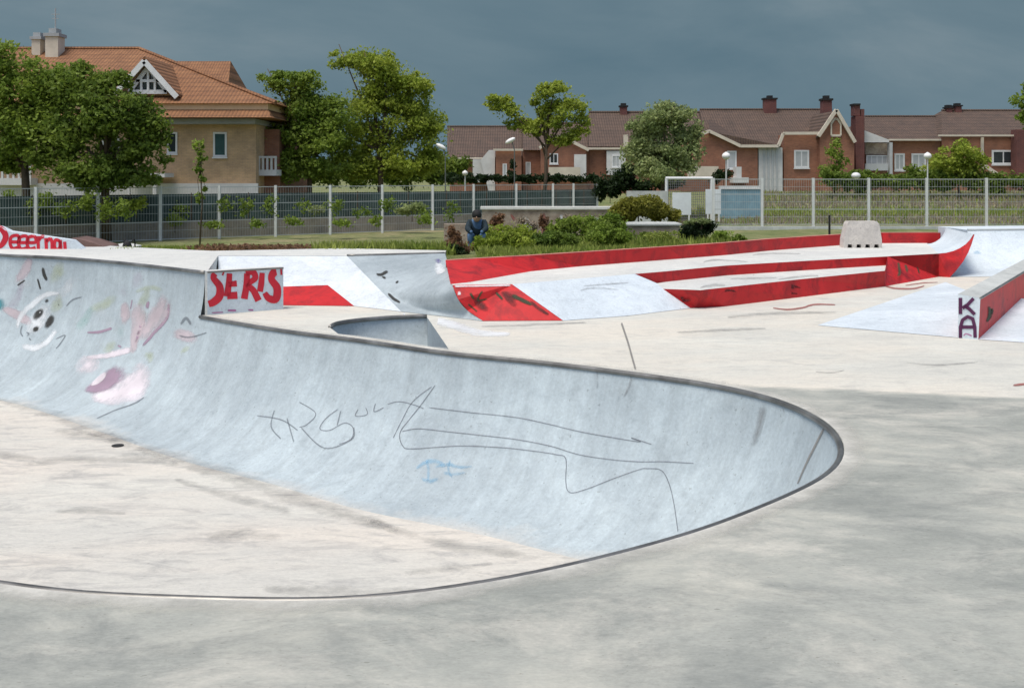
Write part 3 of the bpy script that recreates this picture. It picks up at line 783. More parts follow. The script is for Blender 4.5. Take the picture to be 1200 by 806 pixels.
# right-hand quarter pipe
q2 = thing('quarter_pipe', G(1160,325), 'wide pale blue-grey quarter pipe beyond the red ledge at the right edge', 'quarter pipe')
rows = []
b0, b1 = Vector((6.85,17.2,0)), Vector((15.5,17.9,0)); t0, t1 = Vector((7.78,18.75,.66)), Vector((16,19.4,.70))
for j in range(11):
    s = j / 10; th = math.pi / 2 * s * .8
    hu = math.sin(th) / math.sin(math.pi/2*.8); hz = (1 - math.cos(th)) / (1 - math.cos(math.pi/2*.8))
    row = []
    for k in range(13):
        a = b0.lerp(b1, k/12); b = t0.lerp(t1, k/12); row.append(Vector((a.x+(b.x-a.x)*hu, a.y+(b.y-a.y)*hu, .004 + (b.z-.004)*hz)))
    rows.append(row)
q2m = MB().grid(rows); q2m.build('curved_wall', M['whiteblue'], q2, smooth=True)
m = MB(); m.grid([rows[-1], [p + Vector((0,1.3,0)) for p in rows[-1]], [p + Vector((0,1.32,-1.2)) for p in rows[-1]]])
m.poly([rows[-1][0], rows[-1][0] + Vector((0,1.3,0)), rows[-1][0] + Vector((0,1.3,-.66)), rows[-1][0] + Vector((0,0,-.66))])
m.build('platform_top', M['whiteblue'], q2)
MB().tube([p for p in rows[-1]], .018, 8).build('coping', M['wire'], q2)
paint([[(1138,297,5),(1146,296,7),(1150,300,3)]], 'graffiti', M['blue'], q2, q2m.bvh(), 5, 'blue spray dot')

# ---------------------------------------------------------------- lettered ledge
lg = thing('grind_ledge', G(1146,397), 'red sided concrete grind ledge with purple letters on its white end', 'skate ledge')
a0, a1 = G(1122.7,396), G(1146.5,398)
dirv = (G(1200,358.5) - G(1146.5,398)); dirv.normalize()
LH = .43; LL = 7.0; sl = .05
a0t = a0 + Vector((0,0,LH)); a1t = a1 + Vector((.02,0,LH - .025))
far = dirv * LL; dz = Vector((0,0,sl))
MB().poly([a0, a1, a1t, a0t]).build('end_face', M['whiteblue'], lg)
MB().poly([a1, a1 + far, a1t + far + dz, a1t]).build('side_face', M['red'], lg)
MB().poly([a0, a0t, a0t + far + dz, a0 + far]).build('side_face', M['red'], lg)
MB().poly([a0 + far, a0t + far + dz, a1t + far + dz, a1 + far]).build('end_face', M['whiteblue'], lg)
MB().poly([a0t + Vector((0,0,.001)), a1t, a1t + far + dz, a0t + far + dz]).build('ledge_top', M['ledgetop'], lg)
MB().tube([a1t + Vector((0,0,-.004)), a1t + far + dz], .012, 6).build('coping', M['coping'], lg)
eb = MB().poly([a0, a1, a1t, a0t]).bvh(); sb2 = MB().poly([a1, a1 + far, a1t + far + dz, a1t]).bvh()
Zk = lambda x, y: (960 + x / 5, 240 + y / 5)
paint([zz(Zk, [(828,545),(828,640)])], 'lettering', M['purple'], lg, eb, 4.2, 'purple letter K', smooth=False)
paint([zz(Zk, [(840,605),(870,585),(905,548)]), zz(Zk, [(850,590),(880,610),(912,642)])], 'lettering', M['purple'], lg, eb, 4, smooth=False, one=True)
paint([zz(Zk, [(828,780),(828,715),(840,675),(870,655),(900,668),(912,715),(914,778)]), zz(Zk, [(835,716),(908,716)])], 'lettering', M['purple'], lg, eb, 4, 'purple letter A', smooth=False, one=True)
paint([zz(Zk, [(845,772),(860,755),(900,770)])], 'lettering', M['magenta'], lg, eb, 2.5)
paint([zz(Zk, [(985,590,3),(1000,620,7),(995,660,7),(975,690,3)]), zz(Zk, [(1015,600,4),(1010,650,4)]), zz(Zk, [(1090,560,5),(1110,550,6)])], 'graffiti', M['darkgreen'], lg, sb2, 4, 'dark green spray blot')
# low painted wedges each side of the ledge
wd = thing('wedge_ramp', G(1000,383), 'very low pale blue wedge ramp leading up to the lettered red ledge', 'skate ramp')
wa, wb, wc = G(958,381,.004), a0 + Vector((0,0,.004)), G(1108,330.5,.004)
apex = a0 + dirv * 2.3 + Vector((0,0,.13)); 
MB().add([wa, wb, apex, wc], [(0,1,2),(0,2,3)]).build('ramp_face', M['whiteblue'], wd)
wd2 = thing('wedge_ramp', G(1190,390), 'small pale blue wedge ramp on the bowl side of the red ledge', 'skate ramp')
MB().add([a1 + Vector((0,0,.004)), G(1260,405,.004), G(1290,372,.06), a1 + dirv * 3 + Vector((0,0,.12))], [(0,1,2,3)]).build('ramp_face', M['whiteblue'], wd2)

# concrete barrier on the pad
bd = 18.6
bx0, bz0 = P(989,288,bd), None
zb_ = h1
cb = thing('concrete_barrier', Vector((P(1011,288,bd).x, bd, zb_)), 'pale concrete barrier block with four dark openings under it, on the upper pad', 'barrier')
wv = 22.5 / F * bd; hh = 31 / F * bd
prof_ = [(-wv, 0), (-wv*.98, hh*.35), (-wv*.8, hh*.9), (-wv*.72, hh), (wv*.75, hh), (wv*.86, hh*.9), (wv, hh*.3), (wv, 0)]
for k in range(4):
    c = wv * (.72 - .46 * k); r = wv * .13
    prof_ += [(c + r, 0), (c + r*.8, hh*.13), (c - r*.8, hh*.13), (c - r, 0)]
m = MB().extr([Vector((cb.location.x + a, bd, zb_ + b)) for a, b in prof_], (0, .22, 0))
bmat = mat_concrete('barrier_concrete', (.66,.62,.56), (.5,.47,.43), (.33,.31,.30), scale=6, stain_amt=.6)
m.build('barrier_body', bmat, cb)
m = MB().box((cb.location.x - wv*.95, bd+.08, zb_+.002), (cb.location.x + wv*.95, bd+.2, zb_+hh*.15)); m.build('opening_shade', M['dark'], cb)  # near-black box inside the openings, its colour stands in for their shade

# ---------------------------------------------------------------- left lettered ramp wall
lw = thing('lettered_wall', G(60,296,RAISE), 'low white wall with a sloping top and red lettering at the far left', 'wall')
dW = 16.3
wp = [P(-60,299,dW), P(101,297,dW), P(98,293,dW), P(84,281.5,dW), P(10,271,dW), P(0,266,dW), P(-15,263,dW), P(-60,262,dW)]
wf = MB().extr(wp, (0,.16,0)); wf.build('wall_body', M['whiteblue'], lw)
wb_ = wf.bvh()
Zw = lambda x, y: (x / 7.06, 250 + y / 7.06)
lets = [zz(Zw, [(-60,130,5),(0,125,6),(40,165,7),(45,210,7),(10,265,6),(-60,290,5)])]
def le(x, y, s): return zz(Zw, [(x, y+s*.5),(x+s*.6, y+s*.45),(x+s*.5, y),(x, y+s*.1),(x-s*.1,y+s*.6),(x+s*.1,y+s),(x+s*.6,y+s*.9)])
lets += [le(95,185,105), le(165,190,105), le(235,192,102)]
lets += [zz(Zw, [(315,190),(318,300)]), zz(Zw, [(318,225),(345,195),(365,200)])]
lets += [zz(Zw, [(380,205),(385,302)]), zz(Zw, [(385,235),(415,210),(430,240),(432,302)])]
lets += [zz(Zw, [(495,230),(460,222),(450,265),(465,300),(495,285),(498,225),(505,302)])]
lets += [zz(Zw, [(535,235),(540,300)])]
paint(lets, 'lettering', M['redp'], lw, wb_, 3.9, 'red painted letters', one=True)
paint([zz(Zw, [(-60,95,3),(0,90,3),(60,110,3),(110,150,2)])], 'lettering', M['brownred'], lw, wb_, 3)
wr = MB().extr([P(101,297.5,dW+.5), P(128,298,dW+.5), P(122,289,dW+.5), P(100,282,dW+.5), P(84,279,dW+.5)], (0,.6,0))
tag(wr.build('stone_block', mat_simple('dark_red_block', (.16,.10,.085), .8, .4, 4), None), 'brownish block just right of the low lettered wall', 'block')
kb = MB().extr([P(124,301,17.6), P(146,301,17.6), P(147,291,17.6), P(128,287.5,17.6), P(122,290,17.6)], (0,.8,0))
tag(kb.build('concrete_block', M['raised'], None, bevel=.02), 'low pale concrete block beside the black backpack', 'block')

# black backpack at (150,288)
bpk = thing('backpack', P(149,297,17.4), 'small black backpack standing on the far edge of the raised platform', 'backpack')
c = P(149,290,17.4)
m = MB(); m.ball(c, (.075,.07,.11), 14, 10); m.ball(c + Vector((0,-.05,-.035)), (.055,.04,.06), 12, 8)
m.build('bag_body', M['dark'], bpk, smooth=True)
for s in (-1,1):
    MB().tube(catmull([c + Vector((s*.05,.05,.08)), c + Vector((s*.08,.10,.12)), c + Vector((s*.09,.09,-.02)), c + Vector((s*.06,.05,-.09))], 4), .011, 6).build('strap', M['dark'], bpk)

# ---------------------------------------------------------------- terrain
def smooth(a, b, x):
    t = max(0, min(1, (x - a) / (b - a))); return t * t * (3 - 2 * t)
def far_z(x, y):
    k = smooth(-8, 14, x)                       # left -> right
    base = -1.1 + .37 * k
    z0 = .42
    z = z0 + (base - z0) * smooth(17, 42, y) if False else z0 + (base - z0) * max(0, min(1, (y - 16.5) / 25))
    if y > 50:
        z += (1.15 * k + .2 * (1-k)) * smooth(50, 82, y)
    return z
def in_park(x, y):
    yb = 20.2 if x > 8.2 else (19.0 if x < -6 else None)
    if yb is None:
        if x < -.9: yb = 16.2
        else:       # follow R1
            yb = 13.45
            for a, b in zip(R1[:-1], R1[1:]):
                if a.x <= x <= b.x: yb = a.y + (b.y - a.y) * (x - a.x) / (b.x - a.x)
            if x > R1[-1].x: yb = 20.2
            yb += .08
    return -33.5 < x < 33.5 and -8.5 < y < yb
xs = [-400,-200,-120,-80,-60,-45,-36,-33.5,-33.4] + [-30 + .5 * i for i in range(121)] + [33.4,33.5,36,45,60,80,120,200,400]
ys = [-400,-150,-60,-20,-9,-8.5,-8.4] + [-7 + 1.5*i for i in range(12)] + [11 + .2 * i for i in range(60)] + [23.5 + i for i in range(70)] + [100,120,160,250,400,900]
rows = []
for y in ys:
    row = []
    for x in xs:
        if in_park(x, y): z = -2.2
        elif y < 12: z = -.02 if abs(x) < 60 else -.3
        else: z = far_z(x, y) + .03 * math.sin(x * 1.7 + y) * math.cos(y * 1.3)
        row.append(Vector((x, y, z)))
    rows.append(row)
mg, t, b, o = nt('grass_ground')
v = coords(t)
col = ramp(t, noise(t, v, .25, 6, .7, .5), [(.35, (.13, .16, .045)), (.5, (.20, .21, .08)), (.65, (.30, .25, .14))])
col = mix(t, col, (.085, .13, .03), ramp(t, noise(t, v, 1.3, 6, .75), [(.45, 0), (.65, .85)]))
t.links.new(col, b.inputs['Base Color']); b.inputs['Roughness'].default_value = .95
bump(t, b, noise(t, v, 14, 6, .8), .8, .05)
tag(MB().grid(rows).build('ground', mg, None, smooth=True, fixn=False), 'grass and dry earth ground beyond the skatepark', None, None, 'structure')

# ---------------------------------------------------------------- vegetation
def leafcloud(mb, c, r, n, size, rnd, flat=.75):
    for i in range(n):
        while True:
            d = Vector((rnd.gauss(0,1), rnd.gauss(0,1), rnd.gauss(0,1)))
            if d.length > .01: break
        d.normalize(); rr = rnd.random() ** .45
        p = c + Vector((d.x * r[0], d.y * r[1], d.z * r[2])) * rr
        nrm = Vector((rnd.gauss(0,1), rnd.gauss(0,1), rnd.gauss(0,1) + flat)).normalized()
        x = nrm.orthogonal().normalized(); x.rotate(Matrix.Rotation(rnd.random()*6.28, 3, nrm)); y = nrm.cross(x)
        s = size * (.6 + rnd.random() * .8)
        q = len(mb.v)
        mb.v += [p - x*s*.5, p + y*s*.28 , p + x*s*.5 + nrm*s*.1, p - y*s*.28]
        mb.f.append((q, q+1, q+2, q+3))
def tree(name, px, pbase, d, blobs, mat, label, cat='tree', group=None, leaf=.2, dens=1.0, trunk_r=.12, fork=None, seed=1, sub=9, fill=1.0, trunk_top=None):
    """blobs: list of (cx, cy, rx, ry) in pixels at depth d"""
    rnd = random.Random(seed)
    base = P(px, pbase, d)
    base.z = min(base.z, far_z(base.x, d)) if d > 18 else base.z
    root = thing(name, base, label, cat, group)
    k = d / F; crown = MB(); tips = []
    for (cx, cy, rx, ry) in blobs:
        c = P(cx, cy, d); c.y += rnd.uniform(-.4, .4) * rx * k
        R = (rx * k, rx * k * .9, ry * k)
        tips.append(c)
        ns = max(3, int(sub))
        for i in range(ns):
            dd = Vector((rnd.gauss(0,1), rnd.gauss(0,1), rnd.gauss(0,1))).normalized() * (rnd.random() ** .5)
            sc = c + Vector((dd.x * R[0] * .85, dd.y * R[1] * .85, dd.z * R[2] * .85))
            f = rnd.uniform(.26, .50)
            f *= rnd.uniform(.6, 1.15); sr = (R[0]*f, R[1]*f, max(R[2]*f, R[0]*f*.55)*rnd.uniform(.8, 1.1))
            vol = sr[0] * sr[1]
            leafcloud(crown, sc, sr, int(max(12, dens * 46 * vol / (leaf * leaf) * .5)), leaf, rnd)
        leafcloud(crown, c, (R[0]*1.0, R[1]*1.0, R[2]*1.0), int(fill * 9 * R[0] * R[2] / (leaf * leaf)), leaf, rnd)
    crown.build('crown', mat, root, fixn=False)
    tr = MB(); tt = trunk_top or P(px, pbase - (pbase - min(b[1] for b in blobs)) * .35, d)
    if isinstance(tt, tuple): tt = P(tt[0], tt[1], d)
    mid = base.lerp(tt, .5) + Vector((rnd.uniform(-.1,.1), 0, 0))
    tr.tube([base, mid, tt], [trunk_r, trunk_r*.8, trunk_r*.6], 8)
    for c in tips:
        st = mid.lerp(tt, rnd.uniform(.3, 1)); m1 = st.lerp(c, .5) + Vector((rnd.uniform(-.15,.15), 0, .12))
        tr.tube([st, m1, c + (c - m1) * .3], [trunk_r*.5, trunk_r*.32, trunk_r*.12], 6)
    tr.build('trunk', M['bark'], root, smooth=True)
    return root
def shrub(name, d, blobs, mat, label, cat='shrub', leaf=.09, dens=1.0, seed=1, group=None, base=None, sub=9):
    rnd = random.Random(seed); k = d / F; m = MB()
    cx0 = sum(b[0] for b in blobs) / len(blobs); yb = max(b[1] + b[3] for b in blobs)
    root = thing(name, P(cx0, yb, d), label, cat, group)
    st = MB()
    for (cx, cy, rx, ry) in blobs:
        c = P(cx, cy, d)
        for i in range(sub):
            dd = Vector((rnd.gauss(0,1), rnd.gauss(0,1), rnd.gauss(0,1))).normalized() * (rnd.random() ** .5)
            sc = c + Vector((dd.x*rx*k*.75, dd.y*rx*k*.6, dd.z*ry*k*.75)); f = rnd.uniform(.3, .5)
            leafcloud(m, sc, (rx*k*f, rx*k*f, ry*k*f*1.1), int(max(10, dens * 22 * (rx*k*f) * (ry*k*f*1.6) / (leaf*leaf))), leaf, rnd)
        leafcloud(m, c, (rx*k, rx*k*.8, ry*k), int(dens * 7 * rx*k * ry*k / (leaf*leaf)), leaf, rnd)
        if not st.v: st.tube([Vector((c.x, c.y, P(cx, yb+4, d).z)), c], [.02, .008], 5)
    m.build('foliage', mat, root, fixn=False); st.build('stem', M['bark'], root)
    return root

tree('broad_leaved_tree', 28, 222, 45, [(8,72,40,24),(45,98,44,30),(-5,120,44,42),(35,150,48,36),(72,92,24,20),(15,185,44,22),(60,125,34,30)], L2, 'large bushy green tree at the far left in front of the orange-roofed house', leaf=.19, trunk_r=.22, seed=3, sub=15, dens=1.1, fill=1.6)
tree('broad_leaved_tree', 125, 224, 44, [(98,100,42,28),(125,130,52,36),(165,148,38,30),(90,160,48,40),(150,182,46,28),(105,205,56,20),(182,165,18,22),(60,185,30,26),(130,95,26,16),(150,205,40,14)], L1, 'dark dense tree hiding the front of the orange-roofed house', leaf=.19, trunk_r=.22, seed=4, sub=16, dens=1.1, fill=1.6)
tree('broad_leaved_tree', 362, 216, 57, [(345,100,40,18),(318,92,20,9),(355,125,46,24),(330,160,46,22),(372,165,40,28),(350,196,40,18),(304,152,24,10),(388,135,30,28),(330,190,30,18),(385,200,34,14)], L2, 'mid green tree right of the orange-roofed house, its branches over the roof edge', leaf=.19, trunk_r=.16, seed=5, sub=14)
tree('broad_leaved_tree', 445, 216, 59, [(428,72,38,20),(405,70,22,12),(455,90,42,22),(482,100,30,18),(435,118,42,24),(485,138,40,26),(440,160,50,28),(500,158,32,22),(460,193,56,20),(505,190,28,18),(400,160,30,36),(420,195,40,18),(470,120,36,20)], L3, 'tallest tree, bright green with an open airy top, behind the mesh fence', leaf=.19, trunk_r=.18, seed=6, sub=12, dens=.95)
tree('broad_leaved_tree', 636, 216, 62, [(583,120,17,11),(598,132,22,12),(612,145,22,11),(626,152,18,10),(650,106,26,11),(672,126,24,18),(645,126,20,14),(684,145,13,14),(636,140,12,12),(662,160,22,12),(625,120,8,7),(655,146,18,10)], L3, 'forked tree with bright green tufts in front of the brown-roofed terrace', leaf=.19, trunk_r=.13, seed=7, sub=11, trunk_top=(640,160), dens=1.05, fill=.8)
tree('broad_leaved_tree', 778, 222, 56, [(775,138,32,20),(757,150,26,20),(798,152,26,22),(765,175,36,22),(795,182,32,22),(775,200,40,18),(815,165,14,20),(745,185,20,20)], L4, 'pale whitish-green bushy tree between the two brick terraces', leaf=.18, trunk_r=.14, seed=8, sub=13, dens=1.1, fill=1.5)
tree('broad_leaved_tree', 978, 222, 72, [(975,180,12,12),(985,192,14,12),(970,202,14,12),(980,168,8,8)], L2, 'small leafy tree growing against the brick gable end', leaf=.22, trunk_r=.08, seed=9, sub=8)
tree('broad_leaved_tree', 1125, 222, 70, [(1125,180,24,16),(1108,192,20,14),(1142,193,20,14),(1125,200,34,12)], L3, 'rounded green bushy tree before the right-hand terrace', leaf=.22, trunk_r=.1, seed=10, sub=10, dens=1.2)
tree('broad_leaved_tree', 1208, 240, 48, [(1205,118,18,18),(1200,135,12,10),(1216,140,18,20),(1210,100,12,8)], L2, 'tree crown cut off by the right picture edge', leaf=.2, trunk_r=.12, seed=11, sub=10)
tree('sapling', 234, 268, 36, [(233,170,9,10),(235,185,9,9),(232,198,7,8),(238,210,6,6),(234,232,6,8),(240,222,4,5)], L2, 'thin young sapling before the mesh fence on the left', 'tree', leaf=.13, trunk_r=.03, seed=12, sub=6, trunk_top=(234,185))
shrub('hedge', 60, [(715,215,20,18),(735,212,22,20),(705,222,14,12),(752,220,20,14),(775,214,30,10)], L5, 'very dark evergreen hedge below the pale tree', 'hedge', leaf=.2, seed=21, dens=1.3, sub=10)
shrub('hedge', 66, [(x, 209, 14, 6) for x in range(530, 700, 18)], L5, 'low dark clipped hedge under the forked tree, above the fence line', 'hedge', leaf=.22, seed=22, dens=1.6)
shrub('hedge', 76, [(x, 198 + 6*math.sin(x), 20, 20) for x in range(290, 545, 19)], L1, 'dark green hedge mass showing between the trunks of the tallest trees', 'hedge', leaf=.26, seed=29, dens=1.0)
shrub('hedge', 70, [(x, 212 + 3*math.sin(x*1.3), 19, 13 + 4*math.sin(x*.7)) for x in range(975, 1225, 16)], L1, 'low dark hedge along the right-hand terrace', 'hedge', leaf=.22, seed=23, dens=1.2)
shrub('conifer', 68, [(600,205,7,8),(601,193,5,7)], L5, 'small dark conifer beside the white porch of the terrace', 'shrub', leaf=.15, seed=24)
shrub('shrub', 66, [(848,205,13,9),(838,210,8,6)], L5, 'small dark round shrub between the goal frame and the terrace', 'shrub', leaf=.15, seed=25)
shrub('shrub', 42.5, [(x, 240 + 7*math.sin(x), 17, 15) for x in (-12,10,32,55,78,100,122,145)], L2, 'loose green climbing plants spilling through the fence at the far left', 'shrub', leaf=.13, seed=26, dens=.35)
shrub('shrub', 46, [(205,258,16,8),(250,262,18,7),(300,262,14,7),(345,260,16,8),(400,262,18,7),(440,258,12,8),(500,258,14,8)], L2, 'low scrubby greenery at the foot of the windbreak netting', 'shrub', leaf=.13, seed=51, dens=.4)
shrub('shrub', 46.5, [(x, 246 + 6*math.sin(x*1.1), 15, 12 + 4*math.sin(x*.6)) for x in (180,214,262,285,318,352,392,425,455,498,528)], L1, 'patchy green foliage growing up the windbreak netting', 'shrub', leaf=.14, seed=52, dens=.22)
shrub('shrub', 44, [(160,240,14,12)], L3, 'bright green leafy sprig behind the fence under the dark tree', 'shrub', leaf=.13, seed=27, dens=.6)
shrub('shrub', 50, [(483,243,18,9),(470,247,12,7),(372,248,12,8)], L4, 'pale flowering shrub behind the mesh fence', 'shrub', leaf=.14, seed=28)
# flower bed behind the red wall
shrub('shrub', 24, [(748,243,32,15),(728,250,18,11),(772,248,18,12),(790,252,10,9)], L6, 'yellow-green rounded shrub above the small rubble planter', 'shrub', leaf=.07, seed=31, dens=2.6, sub=14)
shrub('shrub', 21.5, [(815,270,20,14),(803,276,12,9),(828,266,14,10)], L5, 'dark low shrub right of the rubble planter', 'shrub', leaf=.06, seed=32, dens=1.2)
shrub('shrub', 21.4, [(822,259,15,5),(808,261,8,4)], L4, 'pale flowering sprig on top of the dark low shrub', 'shrub', leaf=.05, seed=33)
shrub('shrub', 20.5, [(850,277,16,7),(866,280,10,5),(838,279,8,6)], L2, 'small green shrub at the right end of the flower bed', 'shrub', leaf=.06, seed=34, dens=1.3)
shrub('shrub', 16.6, [(533,284,13,15),(545,290,12,9),(529,272,9,9)], L7, 'dusky reddish shrub at the left end of the red retaining wall', 'shrub', leaf=.05, seed=35, dens=1.0)
shrub('shrub', 16.5, [(538,293,15,7)], L5, 'dark leafy clump at the foot of the dusky reddish shrub', 'shrub', leaf=.05, seed=36, dens=1.1)
shrub('shrub', 26, [(585,256,9,9),(578,262,7,6)], L7, 'red-leaved shrub just right of the crouching person', 'shrub', leaf=.07, seed=37)
shrub('shrub', 26.3, [(637,262,7,12)], L7, 'narrow red-leaved shrub against the low wall', 'shrub', leaf=.07, seed=38)
shrub('shrub', 21, [(660,268,20,14),(648,276,14,10),(672,280,16,8)], L1, 'mid-sized dark green shrub in the middle of the flower bed', 'shrub', leaf=.06, seed=39, dens=1.6)
shrub('shrub', 21, [(690,264,24,16),(716,262,20,16),(735,276,14,10),(700,280,20,8)], L2, 'broad mid-green shrub left of the rubble planter', 'shrub', leaf=.06, seed=40, dens=1.6)
shrub('shrub', 18, [(590,283,26,12),(565,287,14,11),(612,284,18,11)], L3, 'bright lime-green weeds hugging the left stretch of the red wall', 'shrub', leaf=.05, seed=46, dens=1.3, sub=12)
shrub('shrub', 18.5, [(655,280,26,12),(632,283,16,10)], L1, 'darker green clump close behind the middle of the red wall', 'shrub', leaf=.05, seed=47, dens=1.3, sub=12)
shrub('shrub', 19, [(708,275,24,13),(728,277,14,11)], L2, 'leafy mid-green clump close behind the red wall, left of the planter', 'shrub', leaf=.05, seed=48, dens=1.3, sub=12)
shrub('shrub', 20, [(785,276,22,8),(765,279,14,8)], L8, 'straggly yellow-green weeds in front of the planter', 'shrub', leaf=.045, seed=49, dens=.6)
shrub('shrub', 23, [(600,272,24,13),(578,276,14,12),(622,278,14,10)], L3, 'low bright green weeds spreading right of the crouching person', 'shrub', leaf=.06, seed=43, dens=.8)
shrub('shrub', 22.5, [(640,283,24,9),(622,288,14,7),(672,288,18,7)], L6, 'yellowish low weeds in the middle of the flower bed', 'shrub', leaf=.05, seed=44, dens=.7)
shrub('shrub', 22.4, [(755,276,12,8),(738,282,10,9),(777,280,10,7)], L1, 'dull green plants covering the face of the rubble planter', 'shrub', leaf=.05, seed=45, dens=.8)
shrub('shrub', 24, [(612,262,12,8),(625,266,8,8),(668,256,10,6)], L9, 'greyish dry-flowered plants before the low wall', 'shrub', leaf=.05, seed=41, dens=.6)
def blades(name, areas, mat, label, size=.16, seed=1):
    rnd = random.Random(seed); m = MB()
    for (x0, x1, y0, y1, cnt, h) in areas:
        for i in range(cnt):
            x = rnd.uniform(x0, x1); y = rnd.uniform(y0, y1)
            if in_park(x, y): continue
            z = far_z(x, y) - .02; hh = h * rnd.uniform(.4, 1.2); a = rnd.random() * 6.28; w = .02 + y * .0006
            dx, dy = math.cos(a) * w, math.sin(a) * w; lx, ly = rnd.gauss(0, .3) * hh, rnd.gauss(0, .3) * hh
            q = len(m.v); m.v += [Vector((x-dx,y-dy,z)), Vector((x+dx,y+dy,z)), Vector((x+lx,y+ly,z+hh))]; m.f.append((q,q+1,q+2))
    o = m.build(name, mat, None, fixn=False); return tag(o, label, 'grass', None, 'stuff')
blades('grass', [(-.5, 3.5, 13.5, 17, 6000, .09), (-.5, 4, 16, 20, 4500, .14), (-.5, 4, 19, 25, 5000, .26), (4, 6, 18, 24, 1500, .08)], L8, 'tall bright green grass and weeds in the bed behind the red wall', seed=5)
blades('grass_verge', [(-8, -5.6, 16.3, 19, 5000, .12), (-14, -.8, 20, 27, 6000, .12), (-3,-.8,16.3,18,2500,.2)], L8, 'green grass verge behind the raised platform and bank', seed=6)
blades('dry_grass', [(8, 50, 51, 58, 6000, .25), (14, 52, 62, 76, 8000, .35)], L9, 'straw-coloured dry grass patches on the field', seed=9)
blades('field_weeds', [(8, 48, 51, 60, 3000, .25), (8, 30, 57, 62, 3000, .32), (14, 52, 66, 76, 5000, .3)], L8, 'rough green and straw-coloured weeds on the field behind the right-hand fence', seed=8)
rnd = random.Random(3); m = MB()
for i in range(5200):
    u = rnd.random(); x = -5.2 + 3.9 * u if rnd.random() < .65 else rnd.uniform(-3.0, -1.6); y = rnd.uniform(17.2, 19.5)
    leafcloud(m, Vector((x, y, far_z(x, y) + rnd.uniform(0, .11))), (.05,.05,.03), 1, .07, rnd)
tag(m.build('ground_cover', L7, None, fixn=False), 'reddish brown ground cover strip in the verge below the fence', 'ground cover', None, 'stuff')

# ---------------------------------------------------------------- fences
def fence(label, pts, ztop, zbot_fn, n_h=7, strong=(0, 2, 4, 6)):
    root = thing('mesh_fence', Vector((pts[0].x, pts[0].y, zbot_fn(pts[0]))), label, 'fence')
    tops = [Vector((p.x, p.y, ztop)) for p in pts]; bots = [Vector((p.x, p.y, zbot_fn(p))) for p in pts]
    for a, b in zip(tops, bots):
        m = MB().box((a.x-.055, a.y-.05, b.z), (a.x+.055, a.y+.05, a.z+.06)); m.build('post', M['post'], root)
    for i in range(len(tops) - 1):
        m = MB(); a, b, a2, b2 = tops[i], tops[i+1], bots[i] + Vector((0,0,.08)), bots[i+1] + Vector((0,0,.08))
        for k in range(n_h):
            f = k / (n_h - 1)
            w = .032 if k in strong else .012
            m.beam(a.lerp(a2, f), b.lerp(b2, f), .02, w)
        nv = 22
        for k in range(1, nv):
            f = k / nv; m.beam(a.lerp(b, f), a2.lerp(b2, f), .007)
        m.build('mesh_panel', M['wire'], root)
    return root
def lp_(px): 
    d = 41.6 + (px - 45) * (52.4 - 41.6) / 462 if px < 507 else 52.4 + (px - 507) * 7.6 / 193
    return P(px, 205, d)
fence('long grey wire mesh fence with pale posts behind the left half of the skatepark', [lp_(x) for x in (-100,-30,42,115,188,257,323,387,448,507,555,605,648,672,700)], 1.08, lambda p: -1.12 if p.x < -7 else -1.1, )
fence('pale wire mesh fence with white posts in front of the field on the right', [P(x, 205, 49.7) for x in (836,893,953,1018,1086,1156,1228,1300)], 1.4, lambda p: -.72)
# dark screen behind left fence
pts = [lp_(x) * 1.0 for x in (-140, 115, 323, 507, 600, 700)]
m = MB(); up_ = [Vector((p.x * 1.03, p.y * 1.03, .78)) for p in pts]
m.grid([up_, [Vector((p.x, p.y, -.35)) for p in up_]]); m.grid([[p + Vector((0,.06,0)) for p in up_], [Vector((p.x, p.y+.06, -.35)) for p in up_]])
sc = thing('windbreak_screen', Vector((pts[2].x, pts[2].y * 1.03, -1.1)), 'dark green windbreak netting stretched behind the left mesh fence', 'screen')
m.build('netting', M['screen'], sc)
m = MB(); m.grid([[Vector((p.x, p.y-.05, -.35)) for p in up_], [Vector((p.x, p.y-.05, -1.3)) for p in up_]]); m.grid([[Vector((p.x, p.y-.05, -.35)) for p in up_], [Vector((p.x, p.y+.15, -.35)) for p in up_]])
wmat = mat_concrete('weathered_base', (.33,.29,.24), (.22,.2,.17), (.12,.12,.11), scale=2, stain_amt=.6)
o = m.build('base_wall', wmat, sc)
for i in range(len(up_)-1):
    for k in range(6):
        p = up_[i].lerp(up_[i+1], k/6); MB().tube([p + Vector((0,-.03,-1.1)), p + Vector((0,-.03,.05))], .02, 5).build('stake', M['bark'], sc)
# low walls
m = MB()
wa_ = [P(520, 262.5, 30), P(566, 262.5, 30)]
m.box((P(520,262,30).x, 30, -.6), (P(548,262,30).x, 30.25, P(0,262.5,30).z)); 
tag(m.build('low_wall', M['stonewall'], None, bevel=.01), 'short low stub of rubble wall left of the crouching person', 'wall')
lwl = thing('low_wall', P(640,280,31), 'long low stained concrete wall with a pale coping behind the flower bed', 'wall')
zt = P(0,243,31).z
MB().box((P(565,0,31).x, 31, -1), (P(722,0,31).x, 31.3, zt - .07)).build('wall_body', M['stonewall'], lwl)
lwb = MB().box((P(565,0,31).x, 31, -1), (P(722,0,31).x, 31.3, zt - .07)).bvh()
paint([[(580,250,6),(583,262,12),(578,276,8)],[(637,248,5),(638,262,9),(636,276,6)],[(598,250,3),(604,258,6),(612,256,4)]], 'stain', M['brownred'], lwl, lwb, 5)
paint([[(612,252,5),(618,262,12),(622,274,8)],[(655,250,5),(662,258,10),(672,256,6)],[(690,252,5),(700,258,8),(712,256,5)]], 'stain', M['whitep'], lwl, lwb, 5)
MB().box((P(563,0,31).x, 30.95, zt - .068), (P(722,0,31).x, 31.35, zt + .02)).build('coping_stone', M['raised'], lwl, bevel=.01)
